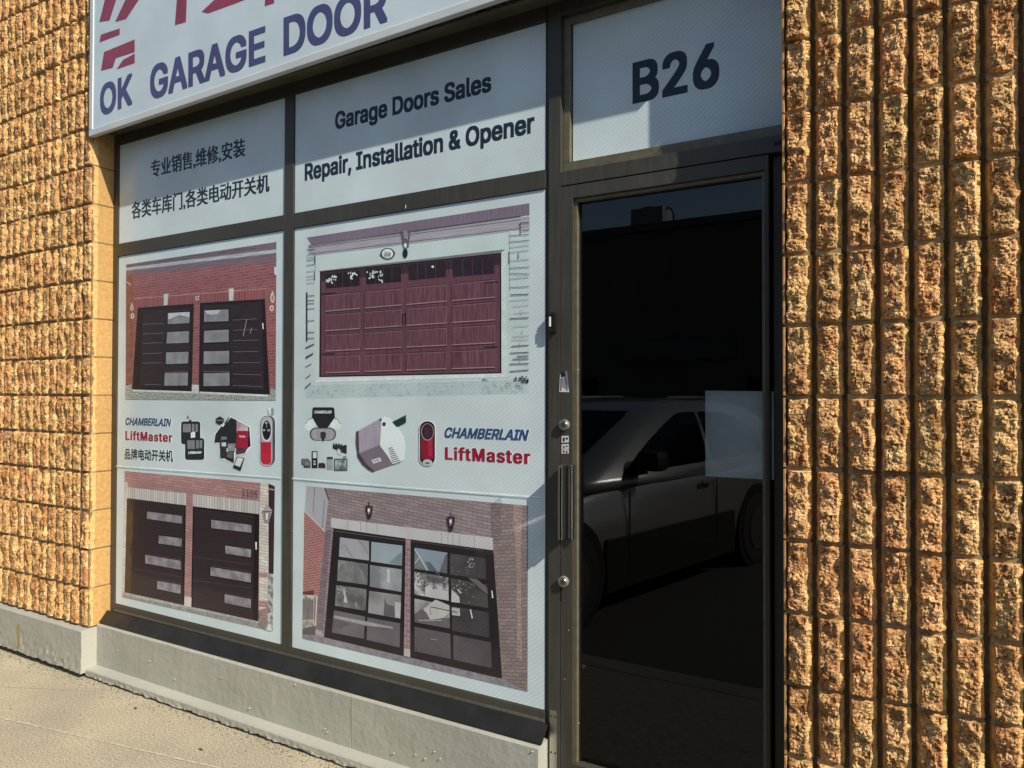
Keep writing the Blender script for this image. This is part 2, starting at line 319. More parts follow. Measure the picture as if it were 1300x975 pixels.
# ------------------------------------------------------------------ split-rib stones
RW, RH, RD = .0525, .1885, .040
FLK = .009
def rib_mesh(seed, nx=16, nz=46, w=RW, h=RH, amp=1.0):
    rg = random.Random(seed); ox = rg.uniform(0, 60); oz = rg.uniform(0, 60)
    mb = MB(); i0 = mb.mi(M_stone); g_ = {}
    tilt = rg.uniform(-.05, .05); tx = rg.uniform(-.10, .12); fx = rg.uniform(-.3, .3); fz = rg.uniform(-.6, .6); fa = rg.uniform(.02, .09)
    depth = RD
    for j in range(nz+1):
        for i in range(nx+1):
            u = i/nx; v = j/nz
            # denser rows near the borders
            uu = .5-.5*math.cos(math.pi*u) if 0 < i < nx else u
            uu = .45*uu+.55*u; vv = v
            x = (uu-.5)*w; z = (vv-.5)*h
            P = Vector((x*18+ox, z*18+oz, seed))
            big = noise.noise(P)*.0085
            mid = noise.noise(P*2.6)*.0062
            ch = noise.cell(Vector((x*55+ox+noise.noise(P*2)*.8, z*40+oz+noise.noise(P*2.3)*.8, seed)))*.0036
            fine = noise.noise(P*7)*.0036+noise.noise(P*15)*.0026+noise.noise(P*29)*.0014
            y = (big+mid+ch+fine)*amp + tilt*z + tx*x + fa*abs((x-fx*w)*math.cos(fz*2)+(z-fz*h*.5)*math.sin(fz*2))*.9-.002   # two broken planes meeting in a ridge
            # rounded, chipped edges
            ex = min(x+w/2, w/2-x); ez = min(z+h/2, h/2-z)
            rr = .0065+.003*noise.noise(Vector((z*30+ox, seed, 2)))
            e = min(ex, ez*1.9)
            if e < rr:
                q = 1-e/rr; y += .0095*(1-math.sqrt(max(0, 1-q*q)))+.003*q
            jx = noise.noise(Vector((z*38+ox, oz, 5)))*.0022+noise.noise(Vector((z*110+ox, oz, 5)))*.0014
            jz = noise.noise(Vector((x*60+ox, oz, 9)))*.0022
            if i == 0 or i == nx: x += jx
            else: x += jx*abs(2*u-1)**2
            if j == 0 or j == nz: z += jz
            g_[i, j] = len(mb.v); mb.v.append((x, y+.002, z))
    for j in range(nz):
        for i in range(nx):
            mb.f.append((g_[i, j], g_[i+1, j], g_[i+1, j+1], g_[i, j+1])); mb.m.append(i0)
    # sides back to the groove floor
    ring = [(i, 0) for i in range(nx)]+[(nx, j) for j in range(nz)]+[(i, nz) for i in range(nx, 0, -1)]+[(0, j) for j in range(nz, 0, -1)]
    mid_, back = [], []
    for (i, j) in ring:
        vx = mb.v[g_[i, j]]; sgn = 1 if i == nx else (-1 if i == 0 else 0)
        cz = (1 if j == nz else (-1 if j == 0 else 0))
        wob = 1+.35*noise.noise(Vector((vx[2]*50+ox, oz, 7)))
        mid_.append(len(mb.v)); mb.v.append((vx[0]+sgn*(.0080 if sgn > 0 else .0035)*wob, max(vx[1]+.006, .010)+(.004 if sgn < 0 else 0), vx[2]+cz*.0008))
        back.append(len(mb.v)); mb.v.append((vx[0]+sgn*FLK*.95, depth, vx[2]+cz*.001))
    n = len(ring)
    for a in range(n):
        b_ = (a+1) % n
        side = ring[a][0] == ring[b_][0] and ring[a][0] in (0, nx)
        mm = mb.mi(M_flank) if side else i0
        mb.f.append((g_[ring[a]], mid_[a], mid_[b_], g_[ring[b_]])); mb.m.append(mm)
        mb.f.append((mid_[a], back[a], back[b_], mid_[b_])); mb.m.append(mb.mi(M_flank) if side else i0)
    # bed of mortar above the stone, struck back from its face
    mb.box(-w/2-.006, w/2+.006, .0155, depth, h/2-.002, .108, M_mortar)
    me = mb.mesh('rib_stone')
    for p_ in me.polygons: p_.use_smooth = False
    return me
HI = [rib_mesh(s+1, nx=20, nz=66) for s in range(14)]
LO = [rib_mesh(s+41, nx=10, nz=34, amp=.8) for s in range(12)]
XL = [rib_mesh(s+81, nx=4, nz=8) for s in range(4)]
def place(me, x, z, parent, rg):
    o = link('rib_stone', me, parent); wl = parent['_w']
    o.location = (x-wl[0], -wl[1]+rg.uniform(-.0015, .0025), z-wl[2])
    o.rotation_euler = (0, rg.choice((0, math.pi))*0+rg.uniform(-.008, .008), rg.uniform(-.03, .03))
def stuff_ribs(cells, parent, name):
    v = []; f = []
    for (x, z) in cells:
        me = R.choice(XL); k = len(v)
        v += [(p.co.x+x, p.co.y, p.co.z+z) for p in me.vertices]
        f += [tuple(k+i for i in p.vertices) for p in me.polygons]
    me = bpy.data.meshes.new(name); me.from_pydata(v, [], f); me.materials.append(M_stone)
    o = link(name, me, parent); o['kind'] = 'stuff'; return o
TOP = 4.65
# right wall
rw = thing('block_wall', 'tan split-face ribbed block wall to the right of the dark glass door', 'wall', (.6, .1, 0))
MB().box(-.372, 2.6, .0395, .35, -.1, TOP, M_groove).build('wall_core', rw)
rx0 = -.308
far = []
for n in range(-1, 22):
    for k in range(-0, 36):
        x = rx0-FLK-RW/2+.08*k+.003; z = .0545+.2*n+.1
        if 1 <= n <= 12 and k <= 8: place(R.choice(HI), x, z, rw, R)
        else: far.append((x, z))
stuff_ribs(far, rw, 'rib_stones')
for n in range(-1, 22): MB().box(-.3775, -.3715, .003, .34, .0545+.2*n+.003, .0545+.2*n+.197, M_smooth).build('end_block', rw, bevel=.001)  # thin smooth edge added to cast a straight shadow onto the transom
# left wall
lw = thing('block_wall', 'tan split-face ribbed block wall to the left of the poster windows', 'wall', (-4.6, .1, .25))
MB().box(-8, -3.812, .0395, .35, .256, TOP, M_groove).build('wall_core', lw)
far = []
for n in range(0, 22):
    for k in range(0, 46):
        x = -3.798-FLK*.8-RW/2-.08*k; z = .25+.2*n+.1
        if n <= 17 and k <= 12: place(R.choice(LO), x, z, lw, R)
        else: far.append((x, z))
    # smooth end face turned towards the window
    z0 = .25+.2*n
    pr = .003 if n else .006
    MB().box(-3.90, -3.797+R.uniform(-.0012, .0012)+(.004 if n == 0 else 0), .034, .30, z0+.003, z0+.1965, M_smooth).build('end_block', lw, bevel=.004)
stuff_ribs(far, lw, 'rib_stones')
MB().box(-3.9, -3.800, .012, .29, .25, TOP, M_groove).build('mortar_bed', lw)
# upper wall behind and above the sign
uw = thing('upper_wall', 'plain tan block wall above the shop sign', 'wall', (-2, .1, 3))
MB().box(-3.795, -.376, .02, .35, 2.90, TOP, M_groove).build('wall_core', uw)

# ------------------------------------------------------------------ concrete plinth
def rough_box(x0, x1, yf, yb, z0, z1, M, name, parent, seg=120, rag=.0, amp=.0025, topslope=0.0, seed=0):
    """painted concrete beam, lumpy front and ragged lower edge, front at yf"""
    mb = MB(); i0 = mb.mi(M); nzv = 10; G = {}
    for i in range(seg+1):
        x = x0+(x1-x0)*i/seg
        lo = z0+rag*(noise.noise(Vector((x*9, seed, 0)))+.6*noise.noise(Vector((x*31, seed, 0)))+.4*noise.noise(Vector((x*90, seed, 0))))
        for j_ in range(nzv+1):
            v = j_/nzv; z = lo+(z1-lo)*v
            y = yf+amp*noise.noise(Vector((x*7, z*9, seed)))+amp*.5*noise.noise(Vector((x*28, z*28, seed)))+(rag*.8*noise.noise(Vector((x*40, z*60, 3)))*(1-v)**2 if rag else 0)
            if j_ == nzv: y += .005
            if j_ == nzv-1: z = z1-.006
            G[i, j_] = len(mb.v); mb.v.append((x, y, z))
        G[i, 'b'] = len(mb.v); mb.v.append((x, yb, z1+topslope)); G[i, 'c'] = len(mb.v); mb.v.append((x, yb, lo))
    seq = list(range(nzv+1))+['b', 'c']
    for i in range(seg):
        for a in range(len(seq)):
            s_, t_ = seq[a], seq[(a+1) % len(seq)]
            mb.f.append((G[i, s_], G[i+1, s_], G[i+1, t_], G[i, t_])); mb.m.append(i0)
    for i in (0, seg):
        mb.f.append(tuple(G[i, s_] for s_ in seq)); mb.m.append(i0)
    return mb.build(name, parent)
pl = thing('concrete_plinth', 'grey painted concrete plinth under the windows and left wall', 'plinth', (-2.5, .05, 0))
rough_box(-8, -3.789, -.030, .34, .030, .246, M_paint, 'plinth_beam', pl, seg=220, rag=.010, seed=3)
rough_box(-3.7885, -2.03, .050, .33, -.02, .258, M_paint, 'plinth_beam', pl, seg=160, seed=5, amp=.0018)
rough_box(-2.026, -1.182, .050, .33, -.02, .258, M_paint, 'plinth_beam', pl, seg=80, seed=6, amp=.0018)
MB().box(-2.04, -2.01, .056, .3, 0, .25, M_gasket).build('control_joint', pl)
rough_box(-3.788, -1.15, -.006, .052, .012, .046, M_paint, 'ledge', pl, seg=420, rag=.008, amp=.002, seed=8, topslope=.003)
MB().box(-8, -1.15, .012, .3, -.1, .028, M_gasket).build('footing', pl)
# paint drips and nail heads on the plinth
bl = MB()
for (px, py, s_) in ((191, 839, 4), (222, 862, 3), (282, 860, 3), (317, 899, 4.2), (375, 869, 3), (303, 890, 2), (528, 958, 3), (540, 963, 3.4), (552, 954, 3), (559, 963, 3), (413, 925, 3), (416, 929, 2.6), (500, 956, 3.4), (676, 954, 3), (133, 805, 2), (150, 826, 2)):
    q = pt(px, py, .050); r = s_*.0012
    bl.cyl((q.x, q.z), r, 'y', .051, .045-r*.4, M_paint, n=8, r2=r*.35)
bl.build('paint_blobs', pl, smooth=True)['kind'] = 'stuff'
q0 = pt(23, 792, -.034); q1 = pt(23, 822, -.034)
M_rust = mat('rust_stain', (.42, .26, .06), .8, var=.4, vscale=90)
rs = MB(); pts_l = []; pts_r = []
for i in range(13):
    t_ = i/12; c_ = q0.lerp(q1, t_); ww = .0045+.002*R.random()+(.004*t_)
    pts_l.append((c_.x-ww, -.0345, c_.z)); pts_r.append((c_.x+ww, -.0345, c_.z))
for i in range(12): rs.poly([pts_l[i], pts_l[i+1], pts_r[i+1], pts_r[i]], M_rust)
rs.build('rust_streak', pl)

# ------------------------------------------------------------------ storefront window
YF, YP = .122, .127
ZT, ZU, ZL, ZB = EYE+1.3223, EYE+.7937, EYE+.7283, EYE-1.1099
XA, XB, XC, XD = -3.7602, -2.5063, -2.4481, -1.195
k_ = (2.1481+YP)/(2.1481+.13)          # the fit was made for Y = .13
def kx(x): return x*k_
def kz(z): return EYE+(z-EYE)*k_
ZT, ZU, ZL, ZB = map(kz, (ZT, ZU, ZL, ZB)); XA, XB, XC, XD = map(kx, (XA, XB, XC, XD))
win = thing('storefront_window', 'four-pane dark bronze shop window covered with printed garage door posters', 'window', (-2.5, YF, .3))
def fr(name, *a, M=M_bronze, bev=.0015, parent=None): return MB().box(*a, M).build(name, parent or win, bevel=bev)
fr('frame_jamb', -3.799, XA, YF, .22, ZB-.055, ZT+.07)
fr('mullion', XB, XC, YF, .22, ZB, ZT)
fr('frame_jamb', XD, -1.181, YF+.006, .22, ZB-.055, ZT+.07)
fr('frame_head', XA, XD, YF, .22, ZT, ZT+.07)
for a, b2 in ((XA, XB), (XC, XD)):
    fr('transom', a, b2, YF, .22, ZU, ZL) if ZU < ZL else fr('transom', a, b2, YF, .22, ZL, ZU)
    fr('frame_sill', a if a == XA else XB+.0, b2 if b2 == XD else XC, YF, .22, ZB-.032, ZB) if False else None
MB().prism([(YF, ZB), (YF, ZB-.026), (YF-.008, ZB-.033), (YF-.008, ZB-.045), (.22, ZB-.045), (.22, ZB)], 'x', XA, XD, M_bronze).build('frame_sill', win, bevel=.001)
fl = MB()
for (xa, xb) in ((-3.795, -2.452), (-2.449, -1.178)):
    o = MB().prism([(.112, ZB-.045), (.070, .262), (.064, .262), (.064, .268), (.104, ZB-.036), (.112, ZB-.036)], 'x', xa, xb, M_flash).build('sill_flashing', win)
sf = MB()
for (px, py, ww) in ((174.5, 795, .007), (201, 802, .004), (545, 851, .002), (335, 844.5, .004), (353, 850, .003)):
    q = pt(px, py, .088); sf.box(q.x-ww, q.x+ww, q.y-.004, q.y-.001, q.z-.0015, q.z+.0015, mat('white_chip', (.8, .8, .78), .5))
sf.build('paint_chips', win)
q = pt(515, 262, YF); MB().box(q.x-.0012, q.x+.0012, YF-.001, YF+.001, q.z-.008, q.z+.006, MATS['white_chip']).build('scratch', win)
q = pt(370.5, 675, YF); MB().cyl((q.x, q.z), .0035, 'y', YF-.002, YF+.001, mat('brass_screw', (.3, .2, .08), .4, metal=.6), n=10).build('screw', win)

M_vinyl = pm((176, 188, 191), ns=4, amp=.05)
PA = {}
for (nm, xa, xb, za, zb) in (('ul', XA, XB, ZU, ZT), ('ur', XC, XD, ZU, ZT), ('ll', XA, XB, ZB, ZL), ('lr', XC, XD, ZB, ZL)):
    za, zb = (za, zb) if za < zb else (zb, za)
    MB().box(xa-.004, xb+.004, YP+.0015, YP+.0075, za-.004, zb+.004, M_wglass).build('window_pane', win)
    gm = MB().box(xa-.001, xb+.001, YP+.0006, YP+.0014, za-.001, zb+.001, M_gasket).build('gasket', win)
    PA[nm] = MB().box(xa+.004, xb-.0025, YP, YP+.0006, za+.003, zb-.002, M_vinyl).build('vinyl_panel', win)

# ------------------------------------------------------------------ printing helpers
class Crop:
    def __init__(s, x0, y0, k): s.x0, s.y0, s.k = x0, y0, k
    def __call__(s, *p): return [(s.x0+p[i]/s.k, s.y0+p[i+1]/s.k) for i in range(0, len(p), 2)]
class Print:
    def __init__(s, Y=YP): s.mb = MB(); s.n = 1; s.Y = Y
    def p(s, pts, M, up=1):
        s.n += up; Y = s.Y-.00006*s.n
        s.mb.poly([pt(a, b_, Y) for a, b_ in pts], M); return s
    def line(s, a, b_, w, M):
        dx, dy = b_[0]-a[0], b_[1]-a[1]; L_ = math.hypot(dx, dy) or 1; nx, ny = -dy/L_*w/2, dx/L_*w/2
        return s.p([(a[0]+nx, a[1]+ny), (b_[0]+nx, b_[1]+ny), (b_[0]-nx, b_[1]-ny), (a[0]-nx, a[1]-ny)], M, up=.02)
    def ell(s, c, rx, ry, M, n=20, rot=0):
        q = [(c[0]+rx*math.cos(a)*math.cos(rot)-ry*math.sin(a)*math.sin(rot), c[1]+rx*math.cos(a)*math.sin(rot)+ry*math.sin(a)*math.cos(rot)) for a in [2*math.pi*i/n for i in range(n)]]
        return s.p(q, M)
    def rrect(s, x0, y0, x1, y1, r, M, sx=0):
        q = []
        for (cx, cy, a0) in ((x1-r, y0+r, -90), (x1-r, y1-r, 0), (x0+r, y1-r, 90), (x0+r, y0+r, 180)):
            for i in range(6):
                a = math.radians(a0+18*i); q.append((cx+r*math.cos(a), cy+r*math.sin(a)))
        return s.p(q, M)
    def build(s, name, parent): return s.mb.build(name, parent, fix=False)
FONT = None
try:        # the plain grotesque that ships with Blender; the built-in font serves if it is missing
    import os
    FONT = bpy.data.fonts.load(os.path.join(bpy.utils.system_resource('DATAFILES'), 'fonts', 'Inter.woff2'))
except Exception: FONT = None
def text_mesh(s, bold=.0, shear=0.0, res=4, sp=1.0):
    """outline of the words, cut into triangles; where contours of a glyph overlap they are merged (non-zero winding)"""
    from mathutils.geometry import delaunay_2d_cdt
    cu = bpy.data.curves.new('t', 'FONT'); cu.body = s; cu.size = 1; cu.shear = shear; cu.space_character = sp
    cu.font = FONT if FONT and all(ord(c) < 256 for c in s) else cu.font; cu.dimensions = '2D'
    o = bpy.data.objects.new('t', cu); COL.objects.link(o)
    dg = bpy.context.evaluated_depsgraph_get(); oe = o.evaluated_get(dg); cv = oe.to_curve(dg)
    cont = []
    for sp_ in cv.splines:
        P = sp_.bezier_points; pts = []
        n = len(P)
        for a in range(n):
            p0, p1 = P[a], P[(a+1) % n]; A, B_, C_, D_ = p0.co, p0.handle_right, p1.handle_left, p1.co
            straight = (B_-A).cross(D_-A).length < 1e-5 and (C_-A).cross(D_-A).length < 1e-5
            m_ = 1 if straight else res
            for k in range(m_):
                t = k/m_; q = A*(1-t)**3+B_*3*t*(1-t)**2+C_*3*t*t*(1-t)+D_*t**3
                if not pts or (pts[-1]-Vector((q.x, q.y))).length > 1e-5: pts.append(Vector((q.x, q.y)))
        if len(pts) > 2: cont.append(pts)
    oe.to_curve_clear(); bpy.data.objects.remove(o); bpy.data.curves.remove(cu)
    # group contours into glyphs by their extent along the line
    cont.sort(key=lambda c: min(p.x for p in c)); groups = []
    for c in cont:
        a, b_ = min(p.x for p in c), max(p.x for p in c)
        if groups and a < groups[-1][1]: groups[-1][0].append(c); groups[-1][1] = max(groups[-1][1], b_)
        else: groups.append([[c], b_])
    V = []; F = []
    for g_, _ in groups:
        vs = []; es = []
        for c in g_:
            k = len(vs); vs += c; es += [(k+a, k+(a+1) % len(c)) for a in range(len(c))]
        ov, oe_, of, *_r = delaunay_2d_cdt(vs, es, [], 0, 1e-6)
        k = len(V); V += [(p.x, p.y, 0) for p in ov]
        for f in of:
            cx = sum(ov[a].x for a in f)/len(f); cy = sum(ov[a].y for a in f)/len(f); wn = 0
            for c in g_:
                for a in range(len(c)):
                    p, q = c[a], c[(a+1) % len(c)]
                    if (p.y <= cy) != (q.y <= cy):
                        x = p.x+(cy-p.y)/(q.y-p.y)*(q.x-p.x)
                        if x > cx: wn += 1 if q.y > p.y else -1
            if wn: F.append(tuple(k+a for a in f))
    used = sorted({a for f in F for a in f}); mp = {a: n for n, a in enumerate(used)}
    me = bpy.data.meshes.new('t'); me.from_pydata([V[a] for a in used], [], [tuple(mp[a] for a in f) for f in F]); return me
def text_on(s, TL, TR, BL, BR, Y, M, name, parent, bold=.0, shear=0.0, sp=1.0, asc=None):
    """lettering whose bounding box fills the quad given by four photo pixels on plane Y"""
    me = text_mesh(s, bold, shear, sp=sp); vs = me.vertices
    x0 = min(v.co.x for v in vs); x1 = max(v.co.x for v in vs); y0 = min(v.co.y for v in vs); y1 = max(v.co.y for v in vs)
    x0 -= bold; x1 += bold; y0 -= bold*.8; y1 += bold*.8
    A, B_, C_, D_ = (pt(*q, Y) for q in (TL, TR, BL, BR))
    base = [(v.co.x, v.co.y) for v in vs]; fs = [tuple(p.vertices) for p in me.polygons]
    offs = [(0, 0)]
    vb = .8 if bold < .03 else .3
    if bold: offs += [(bold*a, bold*vb*b_) for a, b_ in ((1, 1), (-1, -1), (1, -1), (-1, 1), (1, 0), (-1, 0), (0, 1), (0, -1))]
    if bold > .03: offs += [(bold*.5*a, 0) for a in (-1, 1)]
    V = []; F = []
    for n_, (ox, oy) in enumerate(offs):     # heavier strokes: the same outline laid down several times, a hair apart
        for fi, f in enumerate(fs):          # contours of one glyph may overlap: keep each face a hair apart too
            k0 = len(V)
            for a in f:
                u = (base[a][0]+ox-x0)/(x1-x0); t_ = (base[a][1]+oy-y0)/(y1-y0)
                q = (C_.lerp(D_, u)).lerp(A.lerp(B_, u), t_); V.append((q.x, q.y-n_*3e-5, q.z))
            F.append(tuple(range(k0, k0+len(f))))
    bpy.data.meshes.remove(me)
    me = bpy.data.meshes.new(name); me.from_pydata(V, [], F); me.materials.append(M)
    return link(name, me, parent)

INK = pm((26, 38, 50), ns=6, amp=.05)
YT = YP-.0002
text_on('专业销售,维修,安装', (191.4, 203.5), (311.4, 174), (191.4, 227.5), (311.4, 199.5), YT, INK, 'lettering', PA['ul'], bold=.034)
text_on('各类车库门,各类电动开关机', (167, 256), (342.2, 219.4), (167, 280), (342.2, 244.5), YT, INK, 'lettering', PA['ul'], bold=.034)
text_on('Garage Doors Sales', (425.4, 142.5), (623.8, 90.4), (425.4, 170.8), (623.8, 122.8), YT, INK, 'lettering', PA['ur'], bold=.029)
text_on('Repair, Installation & Opener', (386.9, 207.6), (678.6, 141.6), (386.9, 235.5), (678.6, 175.1), YT, INK, 'lettering', PA['ur'], bold=.029)

# ---- printed photo: red brick garage with two dark doors (upper photo of the left window)
A1 = Crop(150, 300, 5.909); A2 = Crop(150, 400, 5.909)
P = Print()
GREY1 = pm((128, 130, 136), kind='noise', c2=(112, 113, 120), ns=14)
DARK1 = pm((50, 42, 47), kind='hgrain', c2=(40, 33, 38)); LN1 = pm((96, 86, 94))
BR1 = pm((124, 76, 78), kind='brick', c2=(146, 110, 112), sx=.05, sz=.0138, mortar=.0014, rot=-.02)
P.p(A1(60, 212, 1187, 42)+A2(1182, 640, 55, 632), BR1)
P.p(A1(60, 212, 1187, 42, 1187, 190, 1160, 190, 60, 292), pm((112, 96, 106), kind='hgrain', c2=(98, 82, 92)))
P.p(A1(60, 236, 1187, 96, 1187, 124, 60, 258), pm((168, 175, 180), kind='hgrain', c2=(140, 143, 150)))
P.p(A1(240, 190, 1035, 72, 1035, 96, 60, 232, 60, 214), pm((104, 92, 100), kind='hgrain', c2=(78, 70, 76)))
P.p(A1(60, 292, 110, 286, 118, 610)+A2(100, 560, 60, 560), pm((122, 80, 76), kind='noise', c2=(106, 64, 62), ns=40))
BV = pm((122, 72, 75), kind='brick', c2=(142, 104, 106), sx=.021, sz=.2, mortar=.0022)
P.p(A1(118, 470, 1110, 392, 1105, 470, 128, 536), BV)
P.line(*A1(118, 468, 1110, 392), 1.1, pm((158, 120, 120)))
KS = pm((178, 180, 172))
P.p(A1(342, 434, 378, 431, 370, 515, 342, 518), KS); P.p(A1(828, 393, 866, 390, 864, 482, 834, 485), KS)
WH = pm((196, 200, 196))
for (cx, cy, rx, ry) in ((103, 537, 13, 22), (107, 597, 14, 22), (1157, 462, 16, 38), (1152, 540, 17, 24)):
    c_ = A1(cx, cy)[0]; P.ell(c_, rx/5.9, ry/5.9, pm((186, 176, 160))); P.ell(c_, rx/5.9*.45, ry/5.9*.6, pm((140, 110, 104)))
P.p(A1(97, 515, 103, 490, 110, 515), KS); P.p(A1(1148, 430, 1158, 405, 1168, 430), KS)
P.p(A1(1170, 232, 1187, 228, 1187, 290, 1172, 285), pm((190, 196, 198)))
P.p(A1(66, 335, 98, 362, 96, 374, 66, 350), pm((176, 140, 130)))
text_on('12', *A1(578, 450), *A1(607, 444), *A1(578, 482), *A1(607, 478), YP-.0013, WH, 'house_number', PA['ll'], bold=.03)
# ground
P.p(A2(55, 530, 100, 520, 104, 565, 550, 578, 1135, 600, 1150, 540, 1182, 560, 1182, 640, 55, 632), pm((158, 164, 160), kind='noise', c2=(104, 106, 102), ns=110))
P.p(A2(104, 556, 552, 568, 552, 586, 110, 572), pm((182, 186, 186))); P.p(A2(607, 572, 1135, 594, 1120, 612, 620, 590), pm((182, 186, 186)))
P.p(A2(552, 522, 606, 522, 606, 590, 550, 586), pm((186, 188, 188), kind='noise', c2=(160, 162, 162), ns=60))
P.p(A1(147, 537, 567, 505)+A2(552, 572, 105, 558), pm((34, 29, 33)))
P.p(A1(190, 560, 545, 535)+A2(530, 545, 165, 535), DARK1)
P.p(A1(615, 500, 1100, 470)+A2(1136, 597, 606, 573), pm((32, 27, 31)))
P.p(A1(640, 520, 1075, 492)+A2(1095, 560, 622, 545), DARK1)
for q in ((372, -16, 537, -24, 535, 60, 372, 68), (368, 128, 532, 120, 530, 208, 362, 213), (360, 280, 528, 275, 525, 362, 357, 368), (350, 435, 525, 432, 522, 528, 345, 530),
          (645, -35, 828, -43, 828, 45, 645, 52), (645, 118, 830, 108, 830, 200, 642, 207), (642, 272, 833, 268, 833, 362, 640, 367), (640, 437, 835, 432, 836, 530, 640, 533)):
    cx = sum(q[::2])/4; cy = sum(q[1::2])/4; big = [cx+(v-cx)*1.08 if i % 2 == 0 else cy+(v-cy)*1.16 for i, v in enumerate(q)]
    P.p(A2(*big), pm((26, 22, 26))); P.p(A2(*q), GREY1)
SKY = pm((168, 172, 178))
P.p(A2(375, -14, 536, -23, 534, 20, 470, 2, 440, 6, 400, 28, 376, 34), SKY); P.p(A2(648, -33, 770, -40, 745, -8, 700, -2, 665, -10), SKY)
for q in ((185, 70, 342, 63), (185, 142, 338, 136), (183, 212, 335, 207), (180, 290, 330, 285), (180, 360, 328, 358), (350, 432, 522, 424), (640, 424, 835, 424),
          (858, 38, 1040, 28), (860, 115, 1040, 108), (860, 192, 1055, 188), (862, 276, 1055, 274), (860, 357, 1068, 357), (860, 443, 1075, 449), (860, 528, 1080, 538), (200, 522, 320, 520)):
    P.line(*A2(*q), .9, LN1)
P.p(A2(1080, 60, 1089, 60, 1092, 105, 1084, 105), WH)
P.line(*A2(965, 30, 938, 158), .7, pm((150, 140, 148))); P.line(*A2(1002, 95, 990, 140), .6, pm((150, 140, 148)))
P.build('printed_photo', PA['ll'])

# ---- printed photo: pink brick garage with two dark doors (lower photo of the left window)
B1 = Crop(145, 590, 5.909); B2 = Crop(145, 690, 5.909)
P = Print()
BR2 = pm((152, 118, 117), kind='brick', c2=(98, 76, 80), sx=.052, sz=.0138, mortar=.0011, rot=.035)
PALE = pm((188, 182, 176), kind='brick', c2=(120, 112, 108), sx=.055, sz=.0138, mortar=.0011, rot=.035)
P.p(B1(78, 47, 1158, 141)+B2(1150, 640, 60, 402), BR2)
P.p(B1(1098, 136, 1158, 141, 1158, 500)+B2(1150, 480, 1085, 500)+B1(1090, 372), PALE)
P.p(B2(1085, 215, 1152, 222, 1150, 255, 1085, 250), BR2)
P.p(B2(1085, 425, 1152, 435, 1150, 480, 1085, 475), BR2)
P.p(B1(78, 130, 100, 130, 98, 300)+B2(78, 360, 62, 360)+B1(72, 400), PALE)
P.p(B1(90, 168, 1100, 275, 1090, 372, 90, 250), pm((172, 170, 168), kind='brick', c2=(118, 114, 116), sx=.019, sz=.3, mortar=.0022))
P.p(B1(540, 205, 590, 212, 590, 315, 538, 308), BR2)
P.p(B1(1158, 141, 1205, 162)+B2(1195, 228, 1158, 225), pm((60, 38, 42), kind='grain', c2=(44, 32, 36)))
P.p(B1(1160, 178, 1203, 184, 1203, 192, 1160, 186), pm((150, 150, 150)))
P.p(B2(1155, 228, 1192, 232, 1190, 655, 1150, 600), pm((168, 168, 166), kind='noise', c2=(88, 84, 84), ns=45))
P.p(B2(60, 355, 110, 360, 530, 470, 1085, 560, 1190, 655, 1110, 642, 60, 402), pm((166, 164, 164), kind='noise', c2=(138, 134, 135), ns=40))
P.p(B2(60, 385, 1100, 600, 1110, 642, 60, 402), pm((140, 140, 140), kind='noise', c2=(112, 112, 112), ns=60))
DK2 = pm((46, 36, 42), kind='hgrain', c2=(38, 30, 35))
P.p(B1(95, 250, 540, 305)+B2(525, 462, 78, 366), DK2)
P.p(B1(95, 250, 150, 258, 140, 400)+B2(128, 376, 78, 366), pm((66, 52, 40), kind='noise', c2=(50, 42, 36), ns=12))
P.p(B1(527, 304, 540, 305)+B2(525, 462, 513, 458), pm((16, 14, 16)))
P.p(B1(590, 316, 1088, 374)+B2(1080, 584, 576, 472), DK2)
P.p(B1(1052, 370, 1088, 374)+B2(1080, 584, 1040, 560), pm((24, 20, 24)))
P.p(B1(590, 316, 600, 318)+B2(586, 474, 576, 472), pm((16, 14, 16)))
for q in ((590, 318, 1088, 376),): P.line(*B1(*q), 1.6, pm((16, 14, 16)))
for q, f_ in (((245, 350, 510, 385, 510, 443, 245, 405), B1), ((333, 530, 507, 553, 505, 615, 333, 590), B1), ((232, 85, 502, 130, 502, 198, 232, 148), B2), ((322, 280, 500, 310, 497, 378, 322, 340), B2),
              ((727, 412, 1030, 452, 1030, 510, 727, 475), B1), ((833, 15, 1027, 45, 1025, 105, 833, 75), B2), ((722, 175, 1027, 225, 1025, 293, 722, 240), B2), ((828, 380, 1027, 418, 1025, 487, 828, 445), B2)):
    cx = sum(q[::2])/4; cy = sum(q[1::2])/4; big = [cx+(v-cx)*1.05 if i % 2 == 0 else cy+(v-cy)*1.16 for i, v in enumerate(q)]
    P.p(f_(*big), pm((20, 17, 20))); P.p(f_(*q), pm((134, 131, 136), kind='noise', c2=(104, 101, 106), ns=22))
for q, f_ in (((590, 100, 1025, 160), B2), ((590, 275, 1025, 333), B2), ((150, 190, 500, 250), B2), ((235, 78, 505, 122), B2), ((725, 165, 1027, 212), B2), ((830, 372, 1027, 408), B2), ((325, 272, 502, 300), B2)):
    P.line(*f_(*q), .7, pm((78, 62, 70)))
P.p(B1(538, 306, 590, 314)+B2(577, 475, 525, 462), BR2)
P.p(B2(527, 398, 580, 405, 578, 480, 524, 470), pm((182, 176, 172)))
P.p(B1(1058, 580, 1070, 580)+B2(1070, 47, 1060, 45), WH)
P.p(B1(1145, 280, 1150, 300, 1186, 345, 1160, 432, 1130, 430, 1112, 350, 1140, 300), pm((150, 146, 148))); P.p(B1(1120, 355, 1178, 360, 1160, 425, 1132, 425), pm((120, 116, 118)))
P.p(B1(1135, 362, 1156, 364, 1152, 412, 1138, 412), WH); P.line(*B1(1108, 352, 1190, 350), 1.0, pm((70, 62, 66)))
